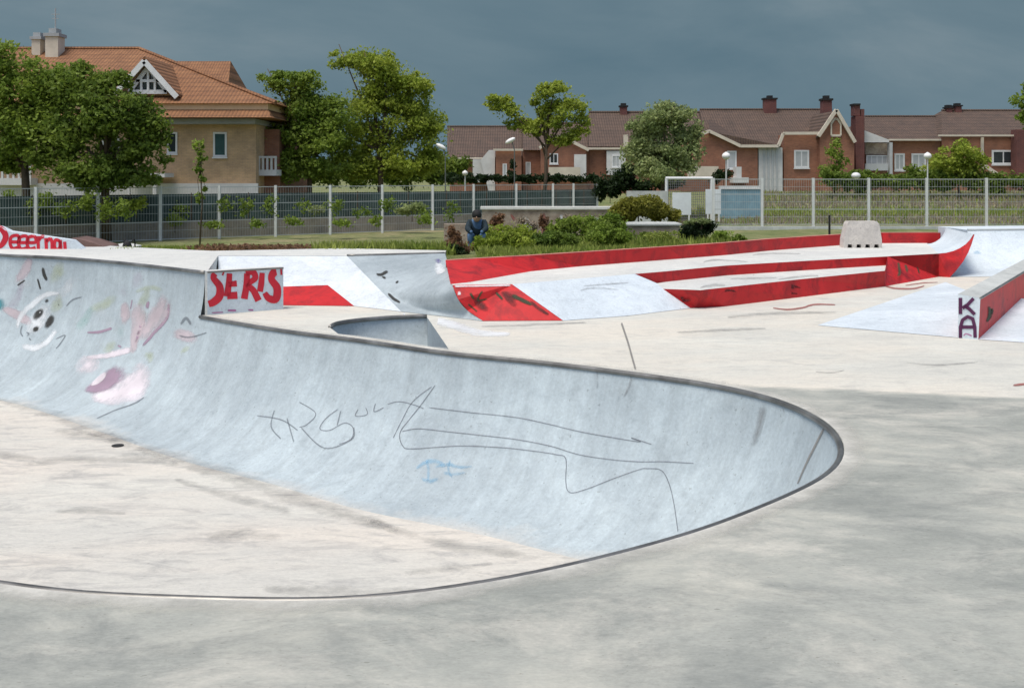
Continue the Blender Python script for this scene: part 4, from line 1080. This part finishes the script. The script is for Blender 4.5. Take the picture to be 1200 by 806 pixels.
m = MB(); zt = P(0,262,22.5).z; x0, x1 = P(735,0,22.5).x, P(797,0,22.5).x
pr = thing('rubble_planter', Vector(((x0+x1)/2, 22.5, .1)), 'small rubble planter with a pale slab top under the yellow-green shrub', 'planter')
m.box((x0, 22.5, -.2), (x1, 23.3, zt-.05)); m.build('planter_body', M['stonewall'], pr, bevel=.02)
MB().box((x0-.03, 22.46, zt-.048), (x1+.03, 23.34, zt)).build('slab_top', M['ledgetop'], pr, bevel=.01)
m = MB().box((P(828,0,47).x, 47, -1.4), (P(1110,0,47).x, 47.3, P(0,265.5,47).z)); tag(m.build('fence_plinth', M['ledgetop'], None), 'low pale concrete kerb wall at the foot of the right-hand fence', 'wall')
m = MB().box((P(735,0,45).x, 45, -.9), (P(782,0,45).x, 45.3, P(0,224,45).z)); tag(m.build('garden_wall', M['ledgetop'], None), 'pale wall just left of the goal frame above the yellow-green shrub', 'wall')
# goal frame + boards
gd = 52.5
gl = thing('goal_frame', P(808,258,gd), 'white football goal frame with a grey net', 'goal')
MB().tube([P(781,258,gd), P(781,209,gd)], .07, 8).build('goal_post', M['whitemetal'], gl)
MB().tube([P(834,262,gd), P(834,209,gd)], .07, 8).build('goal_post', M['whitemetal'], gl)
MB().tube([P(780,209,gd), P(835,209,gd)], .07, 8).build('crossbar', M['whitemetal'], gl)
m = MB()
for k in range(23): m.beam(P(781 + k*53/22, 210, gd+.9), P(781 + k*53/22, 258, gd+1.3), .022)
for k in range(17): m.beam(P(781, 210 + k*3, gd+.95+k*.02), P(834, 210 + k*3, gd+.95+k*.02), .022)
m.build('net', M['net'], gl)
for k, (xa, xb, ya, yb_, lab) in enumerate([(788,810,226,252,'white panel board standing in the goal mouth'), (827,845,222,251,'white panel board leaning beside the right goal post')]):
    dd = gd - .6 - k*.3
    bo = thing('panel_board', P((xa+xb)/2, yb_+3, dd), lab, 'board')
    a = P(xa, ya, dd); b = P(xb, yb_, dd)
    MB().box((a.x, dd, b.z), (b.x, dd+.06, a.z)).build('panel', M['whiteboard'], bo, bevel=.01)
    MB().beam(Vector((a.x+.1, dd+.03, b.z)), Vector((a.x+.1, dd+.03, b.z-.35)), .06).build('leg', M['whitemetal'], bo)
    MB().beam(Vector((b.x-.1, dd+.03, b.z)), Vector((b.x-.1, dd+.03, b.z-.35)), .06).build('leg', M['whitemetal'], bo)
cw = thing('court_wall', P(870,258,56), 'low blue-grey wall panel seen through the right-hand fence', 'wall')
MB().box((P(843,0,56).x, 56, -1), (P(893,0,56).x, 56.2, P(0,222,56).z)).build('wall_body', M['courtwall'], cw)
MB().box((P(843,0,56).x, 55.95, P(0,221.8,56).z), (P(893,0,56).x, 56.25, P(0,218,56).z)).build('rail', M['whitemetal'], cw)
tag(MB().tube([P(972,275,22), P(972,252,22)], .022, 6).build('stake', M['dark'], None), 'thin dark stake behind the red wall left of the barrier block', 'stake')

# lamps
def globe_lamp(px, py, d, label, r=.2):
    c = P(px, py, d); root = thing('street_lamp', Vector((c.x, c.y, far_z(c.x, d))), label, 'street lamp', 'garden globe lamps')
    MB().ball(c, (r, r, r*.85), 16, 10).build('lamp_globe', M['lamp'], root, smooth=True)
    MB().tube([Vector((c.x, c.y, far_z(c.x, d))), c - Vector((0,0,r*.8))], .04, 8).build('post', M['post'], root)
    MB().tube([c + Vector((0,0,r*.7)), c + Vector((0,0,r*1.0))], [r*.5, r*.2], 10).build('lamp_cap', M['post'], root)
globe_lamp(851, 183, 62, 'white globe lamp before the brick wing beside the goal', .24)
globe_lamp(1087, 183, 62, 'white globe lamp before the right-hand terrace', .22)
globe_lamp(545, 203, 64, 'white globe lamp by the left end of the terrace', .17)
def flood(px, py, d, label, tilt=.5):
    c = P(px, py, d); b = Vector((c.x + .22, c.y, far_z(c.x, d))); root = thing('floodlight', b, label, 'floodlight')
    m = MB(); m.ball((0,0,0), (.30, .16, .12), 14, 8)
    for v_ in m.v: v_.rotate(Matrix.Rotation(-tilt, 3, 'Y')); v_ += c
    m.build('lamp_head', M['lamp'], root, smooth=True)
    MB().tube([b, Vector((b.x, b.y, c.z - .5)), Vector((b.x - .1, b.y, c.z - .15)), c + Vector((.1,0,0))], [.03,.028,.025,.025], 8).build('post', M['polegrey'], root)
flood(598, 165, 58, 'oval white floodlight head on a pole left of the forked tree')
flood(517, 172, 58, 'white floodlight head on a pole beside the tallest tree', -.5)

# ---------------------------------------------------------------- houses
def wall_rect(root, name, mat, x0, x1, y0, y1, d, t=.2, bevel=0):
    a = P(x0, y0, d); b = P(x1, y1, d)
    return MB().box((a.x, d, b.z), (b.x, d + t, a.z)).build(name, mat, root, bevel=bevel)
def window(root, x0, x1, y0, y1, d, frame=1.6, glass='glass', bars=1, label=None):
    """frame sits proud of the wall plane d; pane set back in it"""
    a = P(x0, y0, d); b = P(x1, y1, d); w = frame / F * d; m = MB()
    y0_, y1_ = d - .06, d - .004
    m.box((a.x, y0_, b.z), (a.x+w, y1_, a.z)); m.box((b.x-w, y0_, b.z), (b.x, y1_, a.z))
    m.box((a.x+w, y0_, a.z-w), (b.x-w, y1_, a.z)); m.box((a.x+w, y0_, b.z), (b.x-w, y1_, b.z+w))
    for k in range(bars):
        c = a.x + (b.x - a.x) * (k + 1) / (bars + 1); m.box((c-w*.3, y0_+.01, b.z+w), (c+w*.3, y1_-.01, a.z-w))
    o = m.build('window', M['whitemetal'], root)
    p = MB().box((a.x+w*.9, d-.03, b.z+w*.9), (b.x-w*.9, d-.008, a.z-w*.9)).build('pane', M[glass], o)
    s = MB().box((a.x-w*.4, d-.12, b.z-.08), (b.x+w*.4, d-.065, b.z-.01)).build('sill', M['whitemetal'], o)
    return o
def roof_quad(root, name, pts, mat, th=.18):
    return MB().extr(pts, (0, 0, -th)).build(name, mat, root)
def chimney(roof, x0, x1, y0, y1, d, mat='chimbrick', depth=.7):
    a = P(x0, y0, d); b = P(x1, y1, d); h = a.z - b.z
    o = MB().box((a.x, d, b.z - .6), (b.x, d + depth, b.z + h * .7)).build('chimney', M[mat], roof)
    MB().box((a.x - .08, d - .08, b.z + h * .7 + .002), (b.x + .08, d + depth + .08, b.z + h * .8)).build('chimney_cap', M['dark'], o) if False else None
    m = MB(); cx = (a.x + b.x) / 2
    m.box((a.x - .08, d - .08, b.z + h * .7 + .002), (b.x + .08, d + depth + .08, b.z + h * .82)); m.box((cx - .2, d + .1, b.z + h * .822), (cx + .2, d + depth - .1, a.z))
    m.build('chimney', M['dark'] if mat == 'chimbrick' else M['fascia'], roof)
    return o

# --- left villa
dv = 54.0
vl = thing('villa', Vector((-20, dv, -1.1)), 'large tan brick house with an orange tiled hipped roof behind the trees on the left', 'house')
zE = P(0,137,53).z
xR = P(319,0,53).x
wr_ = P(300,0,dv).x
MB().box((-33, dv, -1.2), (wr_, dv + 13, P(0,146,dv).z)).build('wall', M['villabrick'], vl)
MB().box((-33.05, dv - .12, -1.25), (wr_ + .12, dv - .004, P(0,215,dv).z)).build('plinth', M['whitewall'], vl)
MB().box((-33.3, 53.3, P(0,146,dv).z + .003), (xR - .9, 66.8, P(0,140,dv).z)).build('fascia', M['fascia'], vl)
# lower roof strip, cream band, main hip roof
z1, z2, z3 = P(0,138,53).z, P(0,128.5,53.4).z, P(0,121.5,53.5).z
MB().add([(-34,52.7,z1),(xR,52.7,z1),(xR-.3,53.5,z2),(-34,53.5,z2),(-34,68,z1),(xR,68,z1),(xR-.3,67.3,z2),(-34,67.3,z2)], [(0,1,2,3),(1,5,6,2),(5,4,7,6),(4,0,3,7),(0,4,5,1)]).build('roof', M['tile_orange'], vl)
MB().box((-34, 53.5, z2 + .002), (xR - .32, 67.2, z3)).build('parapet_band', mat_simple('pale_orange_band', (.72,.50,.30), .8, .1, 2), vl)
rz = P(0,57.5,60.4).z; xr1, xr0 = P(163,0,60.4).x, -29.0
e0, e1 = (-34.2,53.3), (xR + .1, 67.5)
hip = MB().add([(e0[0],e0[1],z3),(e1[0],e0[1],z3),(e1[0],e1[1],z3),(e0[0],e1[1],z3),(xr0,60.4,rz),(xr1,60.4,rz)], [(0,1,5,4),(1,2,5),(2,3,4,5),(3,0,4),(0,3,2,1)])
hr = hip.build('roof', M['tile_orange'], vl)
MB().tube([Vector((xr0,60.4,rz+.02)), Vector((xr1,60.4,rz+.02)), Vector((e1[0],e0[1],z3+.03))], .11, 6).build('ridge_tiles', M['tile_orange'], hr)
chimney(hr, 37, 47, 38, 66, 59.5, 'cream', .9); chimney(hr, 53, 68, 33, 66, 59.2, 'cream', .9)
an = MB().tube([P(65,36,59.5), P(65,10,59.5)], .035, 5); an.beam(P(60,17,59.5), P(70,17,59.5), .03); an.beam(P(61,22,59.5), P(69,22,59.5), .03)
an.build('antenna', M['fascia'], hr)
# dormer
dd = 53.9
da, db_, dc = P(172,70,dd), P(210,112,dd), P(134,112,dd)
back = 5.5
dm = MB().add([dc + Vector((0,.1,0)), db_ + Vector((0,.1,0)), da + Vector((0,.1,0))], [(0,1,2)]).build('dormer', M['villabrick'], vl)
dr = MB(); ext = Vector((0, back, 0)); ov = Vector((0,-.35,0))
for q in (db_, dc):
    s_ = (q - da) * 1.05; dr.extr([da + ov + Vector((0,0,.12)), da + s_ + ov + Vector((0,0,.12)), da + s_ + ext + Vector((0,0,.12)), da + ext + Vector((0,0,.12))], (0,0,-.12))
dr.build('dormer_roof', M['tile_orange'], dm)
tr = MB(); k_ = Vector((0,-.36,-.12)); tr.beam(da + k_, db_ + k_, .1, .26, up=Vector((0,0,1))); tr.beam(da + k_, dc + k_, .1, .26)
tr.build('bargeboard', M['whitemetal'], dm)
tw = [P(174,79,dd), P(196,108,dd), P(152,108,dd)]
fw = MB(); 
for a, b in zip(tw, tw[1:] + tw[:1]): fw.beam(a + Vector((0,-.03,0)), b + Vector((0,-.03,0)), .1, .2)
for x_ in (166, 174, 182): fw.beam(P(x_, 108, dd) + Vector((0,-.03,0)), P(x_, 79 + abs(x_-174)*1.3, dd) + Vector((0,-.03,0)), .1, .13)
fw.beam(P(160,95,dd) + Vector((0,-.03,0)), P(188,95,dd) + Vector((0,-.03,0)), .1, .13)
wo = fw.build('window', M['whitemetal'], dm)
MB().extr([p + Vector((0,.05,0)) for p in tw], (0,.03,0)).build('pane', M['glass'], wo)
window(vl, 250, 266, 155, 184, dv, 2.2, 'glassgreen', 0); window(vl, 196, 208, 155, 180, dv, 2, 'glass', 0); window(vl, 120, 140, 160, 190, dv, 2, 'glass', 1)
# balconies
for (x0, x1, y0, y1) in ((302, 324, 183, 206), (-12, 36, 190, 217)):
    d_ = 53.2 if x0 < 100 else 54.6
    a = P(x0, y0, d_); b = P(x1, y1, d_); m = MB()
    m.box((a.x, d_, b.z), (b.x, d_+1.2, b.z + (a.z-b.z)*.3)); m.box((a.x, d_, a.z-.1), (b.x, d_+.12, a.z))
    nb = max(4, int((b.x-a.x)/.25))
    for k in range(nb + 1): x_ = a.x + (b.x-a.x-.1)*k/nb; m.box((x_, d_+.02, b.z + (a.z-b.z)*.3), (x_+.1, d_+.1, a.z-.1))
    m.build('balcony', M['whitewall'], vl)
MB().box((wr_+.01, dv+1.8, -1.2), (P(328,0,dv+2).x, dv + 10, P(0,150,dv).z)).build('wall', M['brick'], vl)
m = MB(); m.box((P(144,0,52.4).x, 52.4, P(0,208,52.4).z), (P(193,0,52.4).x, 53.85, P(0,203,52.4).z)); m.box((P(178,0,52.4).x, 52.5, -1.2), (P(182,0,52.4).x, 52.65, P(0,208,52.4).z)); m.box((P(148,0,52.4).x, 52.5, -1.2), (P(151,0,52.4).x, 52.65, P(0,208,52.4).z))
m.build('porch', M['whitewall'], vl)
# second roof piece behind
bh = thing('house', Vector((P(235,0,72).x, 76, -1.1)), 'rear house whose orange roof peeps over the big hipped roof', 'house')
a, b = P(215,86,72), P(252,86,72); r_ = P(240,72,76)
MB().add([(a.x-3,72,a.z-1.5),(b.x+.8,72,b.z-1.5),(b.x+.8,80,b.z-1.5),(a.x-3,80,a.z-1.5),(a.x-3,76,r_.z),(b.x,76,r_.z)], [(0,1,5,4),(1,2,5),(2,3,4,5),(3,0,4)]).build('roof', M['tile_orange'], bh)
MB().box((a.x-2.6,72.5,-1.2),(b.x+.4,79.5,a.z-1.5)).build('wall', M['villabrick'], bh)

# --- brick terraces (depth 82)
def gable_roof(root, x0, x1, yr, ye, d=82.0, run=5.0, xr0=None, xr1=None, mat='tile_brown'):
    """roof plane rising away from the eave at depth d-.4 to the ridge at depth d+run, mirrored behind"""
    xr0 = x0 if xr0 is None else xr0; xr1 = x1 if xr1 is None else xr1
    a, b = P(x0, ye, d-.4), P(x1, ye, d-.4); c, e = P(xr1, yr, d+run), P(xr0, yr, d+run)
    f_, g_ = Vector((b.x, d+2*run, a.z)), Vector((a.x, d+2*run, a.z))
    m = MB().add([a, b, c, e, f_, g_], [(0,1,2,3),(3,2,4,5),(0,3,5),(1,4,2),(0,5,4,1)])
    o = m.build('roof', M[mat], root)
    MB().tube([e + Vector((0,0,.03)), c + Vector((0,0,.03))], .1, 6).build('ridge_tiles', M['tile_brown'], o)
    return o
def gutter(root, x0, x1, y, d, h=2.0):
    return wall_rect(root, 'gutter', M['cream'], x0, x1, y, y + h, d, .14)
DT = 82.0
# A
hA = thing('terraced_house', P(565,215,DT), 'brown-roofed brick house with a white bay at the left end of the far terrace', 'house')
r = gable_roof(hA, 524, 612, 149, 184, DT); chimney(r, 606, 613, 138, 152, DT+4.6)
wall_rect(hA, 'wall', M['brick'], 527, 612, 184, 228, DT, 9)
gutter(hA, 536, 573, 184.5, DT-.6); 
wall_rect(hA, 'bay', M['whitewall'], 554, 573, 187, 214, DT-.9, .85); 
o = MB().extr([P(573,176,DT-1.2), P(580,176,DT-1.2), P(580,226,DT-1.2), P(573,226,DT-1.2), P(563,188,DT-1.2)][:5], (0,.25,0)).build('side_wall', M['whitewall'], hA)
wall_rect(hA, 'porch_wall', M['brick'], 581, 611, 177, 226, DT-1.6, 1.4); gutter(hA, 578, 613, 174.5, DT-1.9, 2.4)
window(hA, 557, 562, 205, 212, DT-.9, .8, bars=0); window(hA, 566, 571, 204, 212, DT-.9, .8, bars=0); window(hA, 589, 594, 192, 209, DT-1.6, 1.2, 'shutter', 0)
window(hA, 522+6, 532, 195, 212, DT, 1, 'shutter', 0)
# A2
hA2 = thing('terraced_house', P(655,215,DT), 'brick house with a low pale-edged gable behind the forked tree', 'house')
r = gable_roof(hA2, 612.5, 694, 145, 176, DT)
wall_rect(hA2, 'wall', M['brick'], 612.5, 690, 176, 228, DT, 9)
g = MB().extr([P(634,174,DT-1.5), P(657,161,DT-1.5), P(687,176,DT-1.5), P(687,226,DT-1.5), P(634,226,DT-1.5)], (0,1.4,0)).build('gable', M['brick'], hA2)
m = MB(); m.beam(P(632,173.5,DT-1.7), P(657,159.5,DT-1.7), .2, .22); m.beam(P(657,159.5,DT-1.7), P(690,176,DT-1.7), .2, .22); m.build('bargeboard', M['cream'], g)
wall_rect(hA2, 'terrace_parapet', M['cream'], 643, 680, 196, 212, DT-2.4, .2); wall_rect(hA2, 'pilaster', M['whitewall'], 673, 687, 181, 213, DT-1.9, .35)
window(hA2, 616, 622, 190, 206, DT, 1, 'shutter', 0); window(hA2, 644, 654, 180, 192, DT-1.5, 1.2, 'glass', 1)
# B
hB = thing('terraced_house', P(730,215,DT), 'tall brown-roofed brick house half hidden by the pale tree', 'house')
r = gable_roof(hB, 690, 826, 132, 172, DT); chimney(r, 727, 735, 121, 136, DT+4.6); chimney(r, 785, 791, 120, 134, DT+4.6)
wall_rect(hB, 'wall', M['brick'], 690.5, 826, 172, 228, DT, 9); gutter(hB, 688, 734, 173, DT-.6, 2.4)
wall_rect(hB, 'bay', M['whitewall'], 711, 733, 177, 205, DT-.5, .45); window(hB, 717, 727, 182, 196, DT-.5, 1.2, 'shutter', 1)
wall_rect(hB, 'gable_edge', M['cream'], 731, 736, 158, 178, DT-.6, .3)
# C
hC = thing('terraced_house', P(900,215,DT), 'brick house with a white entrance bay and a pointed gable beside the tall chimney', 'house')
r = gable_roof(hC, 826.5, 972, 129, 167, DT, xr0=820, xr1=975); chimney(r, 896, 910, 112, 128, DT+4.4); chimney(r, 964, 975, 112, 132, DT+1.5)
wall_rect(hC, 'wall', M['brick'], 826.5, 1001, 167, 232, DT, 9)
lowroof = MB().extr([P(830,154,DT-2.2), P(868,170.5,DT-2.2), P(914,170.5,DT-2.2), P(914,166,DT+.3), P(868,163,DT+.3), P(832,140,DT+2.5)], (0,0,-.12)).build('roof', M['tile_brown'], hC)
wg = MB().extr([P(822,158,DT-2), P(830,155,DT-2), P(868,172,DT-2), P(888,172,DT-2), P(888,230,DT-2), P(800,230,DT-2), P(800,168,DT-2)], (0,1.9,0)).build('wing', M['brick'], hC)
m = MB(); m.beam(P(822,157.5,DT-2.3), P(831,153.8,DT-2.3), .2, .22); m.beam(P(831,153.8,DT-2.3), P(868,171.4,DT-2.3), .2, .22); m.beam(P(868,171.4,DT-2.3), P(912,171.4,DT-2.3), .2, .2); m.beam(P(912,171.4,DT-2.3), P(918,156.5,DT-2.3), .2, .2); m.beam(P(918,156.5,DT-2.3), P(962,156.3,DT-2.3), .2, .2); m.build('bargeboard', M['cream'], hC)
mb_ = wall_rect(hC, 'bay', M['whitewall'], 889, 917, 173, 228, DT-1.9, 1.6)
m = MB()
for x_ in (895, 900, 905, 910): m.box((P(x_,0,DT-1.9).x-.06, DT-1.98, P(0,226,DT).z), (P(x_,0,DT-1.9).x+.06, DT-1.904, P(0,174,DT).z))
m.build('pilaster', M['shutter'], mb_)
wall_rect(hC, 'front_wall', M['brick'], 918.5, 961, 158, 230, DT-1.8, 1.7)
window(hC, 930.5, 948, 176, 197, DT-1.8, 2.0, 'shutter', 1); window(hC, 852, 863, 177, 198, DT-2, 1.4, 'shutter', 0)
wall_rect(hC, 'terrace_parapet', M['cream'], 806, 842, 195, 210, DT-3.2, .2)
m = MB(); m.box((P(858,0,DT-3).x, DT-3.4, P(0,214,DT).z), (P(876,0,DT-3).x, DT-2.1, P(0,208,DT).z)); m.box((P(862,0,DT-3).x, DT-3.3, P(0,208,DT).z+.002), (P(868,0,DT-3).x, DT-2.1, P(0,196,DT).z)); m.build('stair', M['whitewall'], hC)
gg = MB().extr([P(961.5,160,DT-2.4), P(980,131,DT-2.4), P(1001,167,DT-2.4), P(1001,232,DT-2.4), P(961.5,232,DT-2.4)], (0,2.2,0)).build('gable', M['brick'], hC)
m = MB(); m.beam(P(959,160,DT-2.6), P(980,129,DT-2.6), .2, .24); m.beam(P(980,129,DT-2.6), P(1002,167,DT-2.6), .2, .24); m.build('bargeboard', M['cream'], gg)
m = MB(); q0 = [P(974,159,DT-2.45), P(974,145,DT-2.45), P(977,140.5,DT-2.45), P(979.5,139,DT-2.45), P(982,140.5,DT-2.45), P(985,145,DT-2.45), P(985,159,DT-2.45)]
for a, b in zip(q0, q0[1:] + q0[:1]): m.beam(a, b, .1, .16)
wo = m.build('window', M['cream'], gg); MB().extr([p + Vector((0,-.0,0)) for p in q0], (0,.03,0)).build('pane', M['brick'], wo)
rgt = MB()
for q in (P(959,160,DT-2.5), P(1002.5,168,DT-2.5)):
    a = P(980,129.5,DT-2.5); rgt.extr([a + Vector((0,.12,0)), q + Vector((0,.12,0)), q + Vector((0,6,0)), a + Vector((0,6,0))], (0,0,-.1))
rgt.build('roof', M['tile_brown'], hC)
# tall chimney stack
cs = thing('chimney_stack', P(1008,220,DT-2), 'tall dark brick chimney stack between the two right-hand houses', 'chimney')
wall_rect(cs, 'stack', M['chimbrick'], 1003, 1013, 136, 232, DT-1.5, 1.2); wall_rect(cs, 'flue', M['chimbrick'], 1001, 1008, 124, 135.8, DT-1.4, .8); wall_rect(cs, 'flue', M['chimbrick'], 1009, 1013, 128, 135.8, DT-1.4, .8)
wall_rect(cs, 'flue_cap', M['dark'], 1000.5, 1008.5, 121.5, 123.8, DT-1.5, 1.0)
# D
hD = thing('terraced_house', P(1060,215,DT), 'long low brick house with a white-framed porch right of the tall chimney', 'house')
r = gable_roof(hD, 1013.5, 1103, 137, 163, DT); chimney(r, 1110, 1116, 123, 136, DT+4.6); chimney(r, 1120, 1127, 121, 134, DT+4.6)
wall_rect(hD, 'wall', M['brick'], 1013.5, 1103, 163, 232, DT, 9); gutter(hD, 1042, 1103, 163, DT-.7, 2)
MB().extr([P(1013,153,DT-.9), P(1042,164,DT-.9), P(1042,167,DT-.9), P(1013,167,DT-.9)], (0,.3,0)).build('porch_gable', M['whitewall'], hD)
wall_rect(hD, 'pilaster', M['shutter'], 1042.5, 1046, 167, 205, DT-1.0, .5); wall_rect(hD, 'porch_beam', M['stonewall'], 1014, 1042, 168, 181, DT-.3, .25)
m_ = wall_rect(hD, 'porch_parapet', M['shutter'], 1014, 1041, 192, 200, DT-1.1, .2); window(hD, 1015, 1040, 182, 194, DT-.3, 1.2, 'shutter', 3)
window(hD, 1048, 1060, 180, 200, DT, 2, 'shutter', 1); window(hD, 1068, 1085, 180, 200, DT, 2, 'shutter', 1)
# E
hE = thing('terraced_house', P(1150,215,DT), 'last brick house of the terrace, with a wide white window at the right edge', 'house')
r = gable_roof(hE, 1103.5, 1262, 130, 158, DT)
wall_rect(hE, 'wall', M['brick'], 1103.5, 1260, 158, 232, DT-.2, 9); gutter(hE, 1100, 1262, 158, DT-.8, 2)
wall_rect(hE, 'downpipe', M['cream'], 1150, 1153, 161, 200, DT-.4, .15); window(hE, 1162, 1189, 176, 193, DT-.2, 2.2, 'glass', 1)
o = MB().beam(P(1152,193,DT-3), P(1172,207,DT-3), .2, .25).build('stair_rail', M['cream'], hE)
wall_rect(hE, 'side_pier', M['chimbrick'], 1191, 1204, 152, 232, DT-1.2, .9)
# white roof tent / car-ish cover at (1003,205)
cv = MB().ball(P(1003,206,66), (.28,.3,.2), 12, 8); tag(cv.build('garden_cover', M['whitemetal'], None, smooth=True), 'small white domed garden cover near the foot of the tall chimney', 'cover')

# ---------------------------------------------------------------- person, hunched, sitting in the bed
def skin_chain(name, pts, edges, radii, mat, parent, sub=2):
    me = bpy.data.meshes.new(name); me.from_pydata([tuple(p) for p in pts], edges, []); me.materials.append(mat)
    o = bpy.data.objects.new(name, me); C.objects.link(o)
    if parent: o.parent = parent; o.location = -Vector(parent.location) if parent.type == 'EMPTY' else (0,0,0)
    sk = o.modifiers.new('skin', 'SKIN'); sk.use_smooth_shade = True
    for i, r in enumerate(radii): me.skin_vertices[0].data[i].radius = (r, r)
    me.skin_vertices[0].data[0].use_root = True
    s = o.modifiers.new('sub', 'SUBSURF'); s.levels = sub; s.render_levels = sub
    return o
dP = 20.5; pb = P(559, 289, dP)
X, Y, Z_ = pb.x, pb.y, pb.z
V = lambda x, y, z: Vector((X + x, Y + y, Z_ + z))
pe = thing('person', V(0,0,0), 'person crouching in dark jacket and blue jeans at the edge of the flower bed', 'person')
pts = [V(0,.12,.16), V(0,.02,.32), V(0,-.06,.44), V(0,-.12,.50), V(.13,-.04,.44), V(.17,-.16,.32), V(.08,-.30,.28), V(-.13,-.04,.44), V(-.17,-.16,.32), V(-.08,-.30,.28),
       V(.09,.08,.15), V(.12,-.24,.24), V(.12,-.16,.02), V(.12,-.28,.0), V(-.09,.08,.15), V(-.12,-.24,.24), V(-.12,-.16,.02), V(-.12,-.28,.0)]
edges = [(0,1),(1,2),(2,3),(2,4),(4,5),(5,6),(2,7),(7,8),(8,9),(0,10),(10,11),(11,12),(12,13),(0,14),(14,15),(15,16),(16,17)]
rad = [.12,.125,.11,.05,.055,.042,.03,.055,.042,.03,.085,.06,.045,.035,.085,.06,.045,.035]
body = skin_chain('body', pts, edges, rad, M['jeans'], pe)
jp = [V(0,.10,.22), V(0,.02,.33), V(0,-.06,.45), V(.13,-.04,.45), V(.175,-.16,.33), V(.09,-.28,.285), V(-.13,-.04,.45), V(-.175,-.16,.33), V(-.09,-.28,.285)]
skin_chain('jacket', jp, [(0,1),(1,2),(2,3),(3,4),(4,5),(2,6),(6,7),(7,8)], [.14,.16,.145,.075,.06,.04,.075,.06,.04], M['jacket'], pe)
m = MB().ball(V(0,-.16,.565), (.075,.09,.10), 16, 12); m.ball(V(0,-.25,.55), (.014,.02,.018), 8, 6)
m.build('head', M['skin'], pe, smooth=True)
m = MB().ball(V(0,-.15,.60), (.09,.115,.10), 16, 12); m.build('hair', M['dark'], pe, smooth=True)

# ---------------------------------------------------------------- light, sky, camera
sc_ = bpy.context.scene
W = bpy.data.worlds.new('World'); sc_.world = W; W.use_nodes = True
t = W.node_tree; t.nodes.clear()
EL, AZ = math.radians(69), math.radians(222)      # sun behind and to the left of the camera
out = t.nodes.new('ShaderNodeOutputWorld')
sky = t.nodes.new('ShaderNodeTexSky'); sky.sky_type = 'NISHITA'; sky.sun_disc = False; sky.sun_elevation = EL; sky.sun_rotation = AZ
sky.air_density = 1.0; sky.dust_density = 3.0
bg1 = t.nodes.new('ShaderNodeBackground'); bg1.inputs[1].default_value = .11; t.links.new(sky.outputs[0], bg1.inputs[0])
bg2 = t.nodes.new('ShaderNodeBackground'); bg2.inputs[1].default_value = .11
tc = t.nodes.new('ShaderNodeTexCoord'); mp = t.nodes.new('ShaderNodeMapping'); mp.inputs['Scale'].default_value = (1.2, 1.2, 3.5)
t.links.new(tc.outputs['Generated'], mp.inputs[0])
cn = noise(t, mp.outputs[0], 2.0, 7, .55, .4)
STORM = ramp(t, cn, [(.34, (.72, 1.20, 1.52)), (.52, (.98, 1.46, 1.76)), (.70, (1.5, 1.92, 2.16))])
t.links.new(STORM, bg2.inputs[0])
sp_ = t.nodes.new('ShaderNodeSeparateXYZ'); t.links.new(tc.outputs['Generated'], sp_.inputs[0])
mr = N(t, 'ShaderNodeMapRange'); mr.interpolation_type = 'SMOOTHSTEP'
# storm front: y - 0.55*z, from clear (behind, overhead) to full cloud (ahead)
mz = N(t, 'ShaderNodeMath', operation='MULTIPLY_ADD'); mz.inputs[1].default_value = -.9
t.links.new(sp_.outputs[2], mz.inputs[0]); t.links.new(sp_.outputs[1], mz.inputs[2])
mr.inputs['From Min'].default_value = -.15; mr.inputs['From Max'].default_value = .45
t.links.new(mz.outputs[0], mr.inputs[0])
mx = t.nodes.new('ShaderNodeMixShader'); t.links.new(mr.outputs[0], mx.inputs[0]); t.links.new(bg1.outputs[0], mx.inputs[1]); t.links.new(bg2.outputs[0], mx.inputs[2])
t.links.new(mx.outputs[0], out.inputs[0])
sun = bpy.data.lights.new('sun', 'SUN'); sun.energy = 1.8; sun.angle = math.radians(26); sun.color = (1, .95, .87)
so = bpy.data.objects.new('sun', sun); C.objects.link(so)
# Nishita: rotation measured from +Y clockwise; direction to the sun
dirs = Vector((math.sin(AZ) * math.cos(EL), math.cos(AZ) * math.cos(EL), math.sin(EL)))
so.rotation_euler = dirs.to_track_quat('Z', 'Y').to_euler()
cam = bpy.data.cameras.new('camera'); co = bpy.data.objects.new('camera', cam); C.objects.link(co)
co.location = CAM; co.rotation_euler = (math.pi / 2, 0, 0)
cam.sensor_width = 36; cam.lens = 36 * F / 1200; cam.shift_y = -(403 - YH) / 1200; cam.clip_end = 3000; cam.clip_start = .05
sc_.camera = co
sc_.view_settings.view_transform = 'Standard'; sc_.view_settings.look = 'None'; sc_.view_settings.gamma = 1
sc_.view_settings.exposure = .47
sc_.cycles.max_bounces = 6; sc_.cycles.transparent_max_bounces = 12
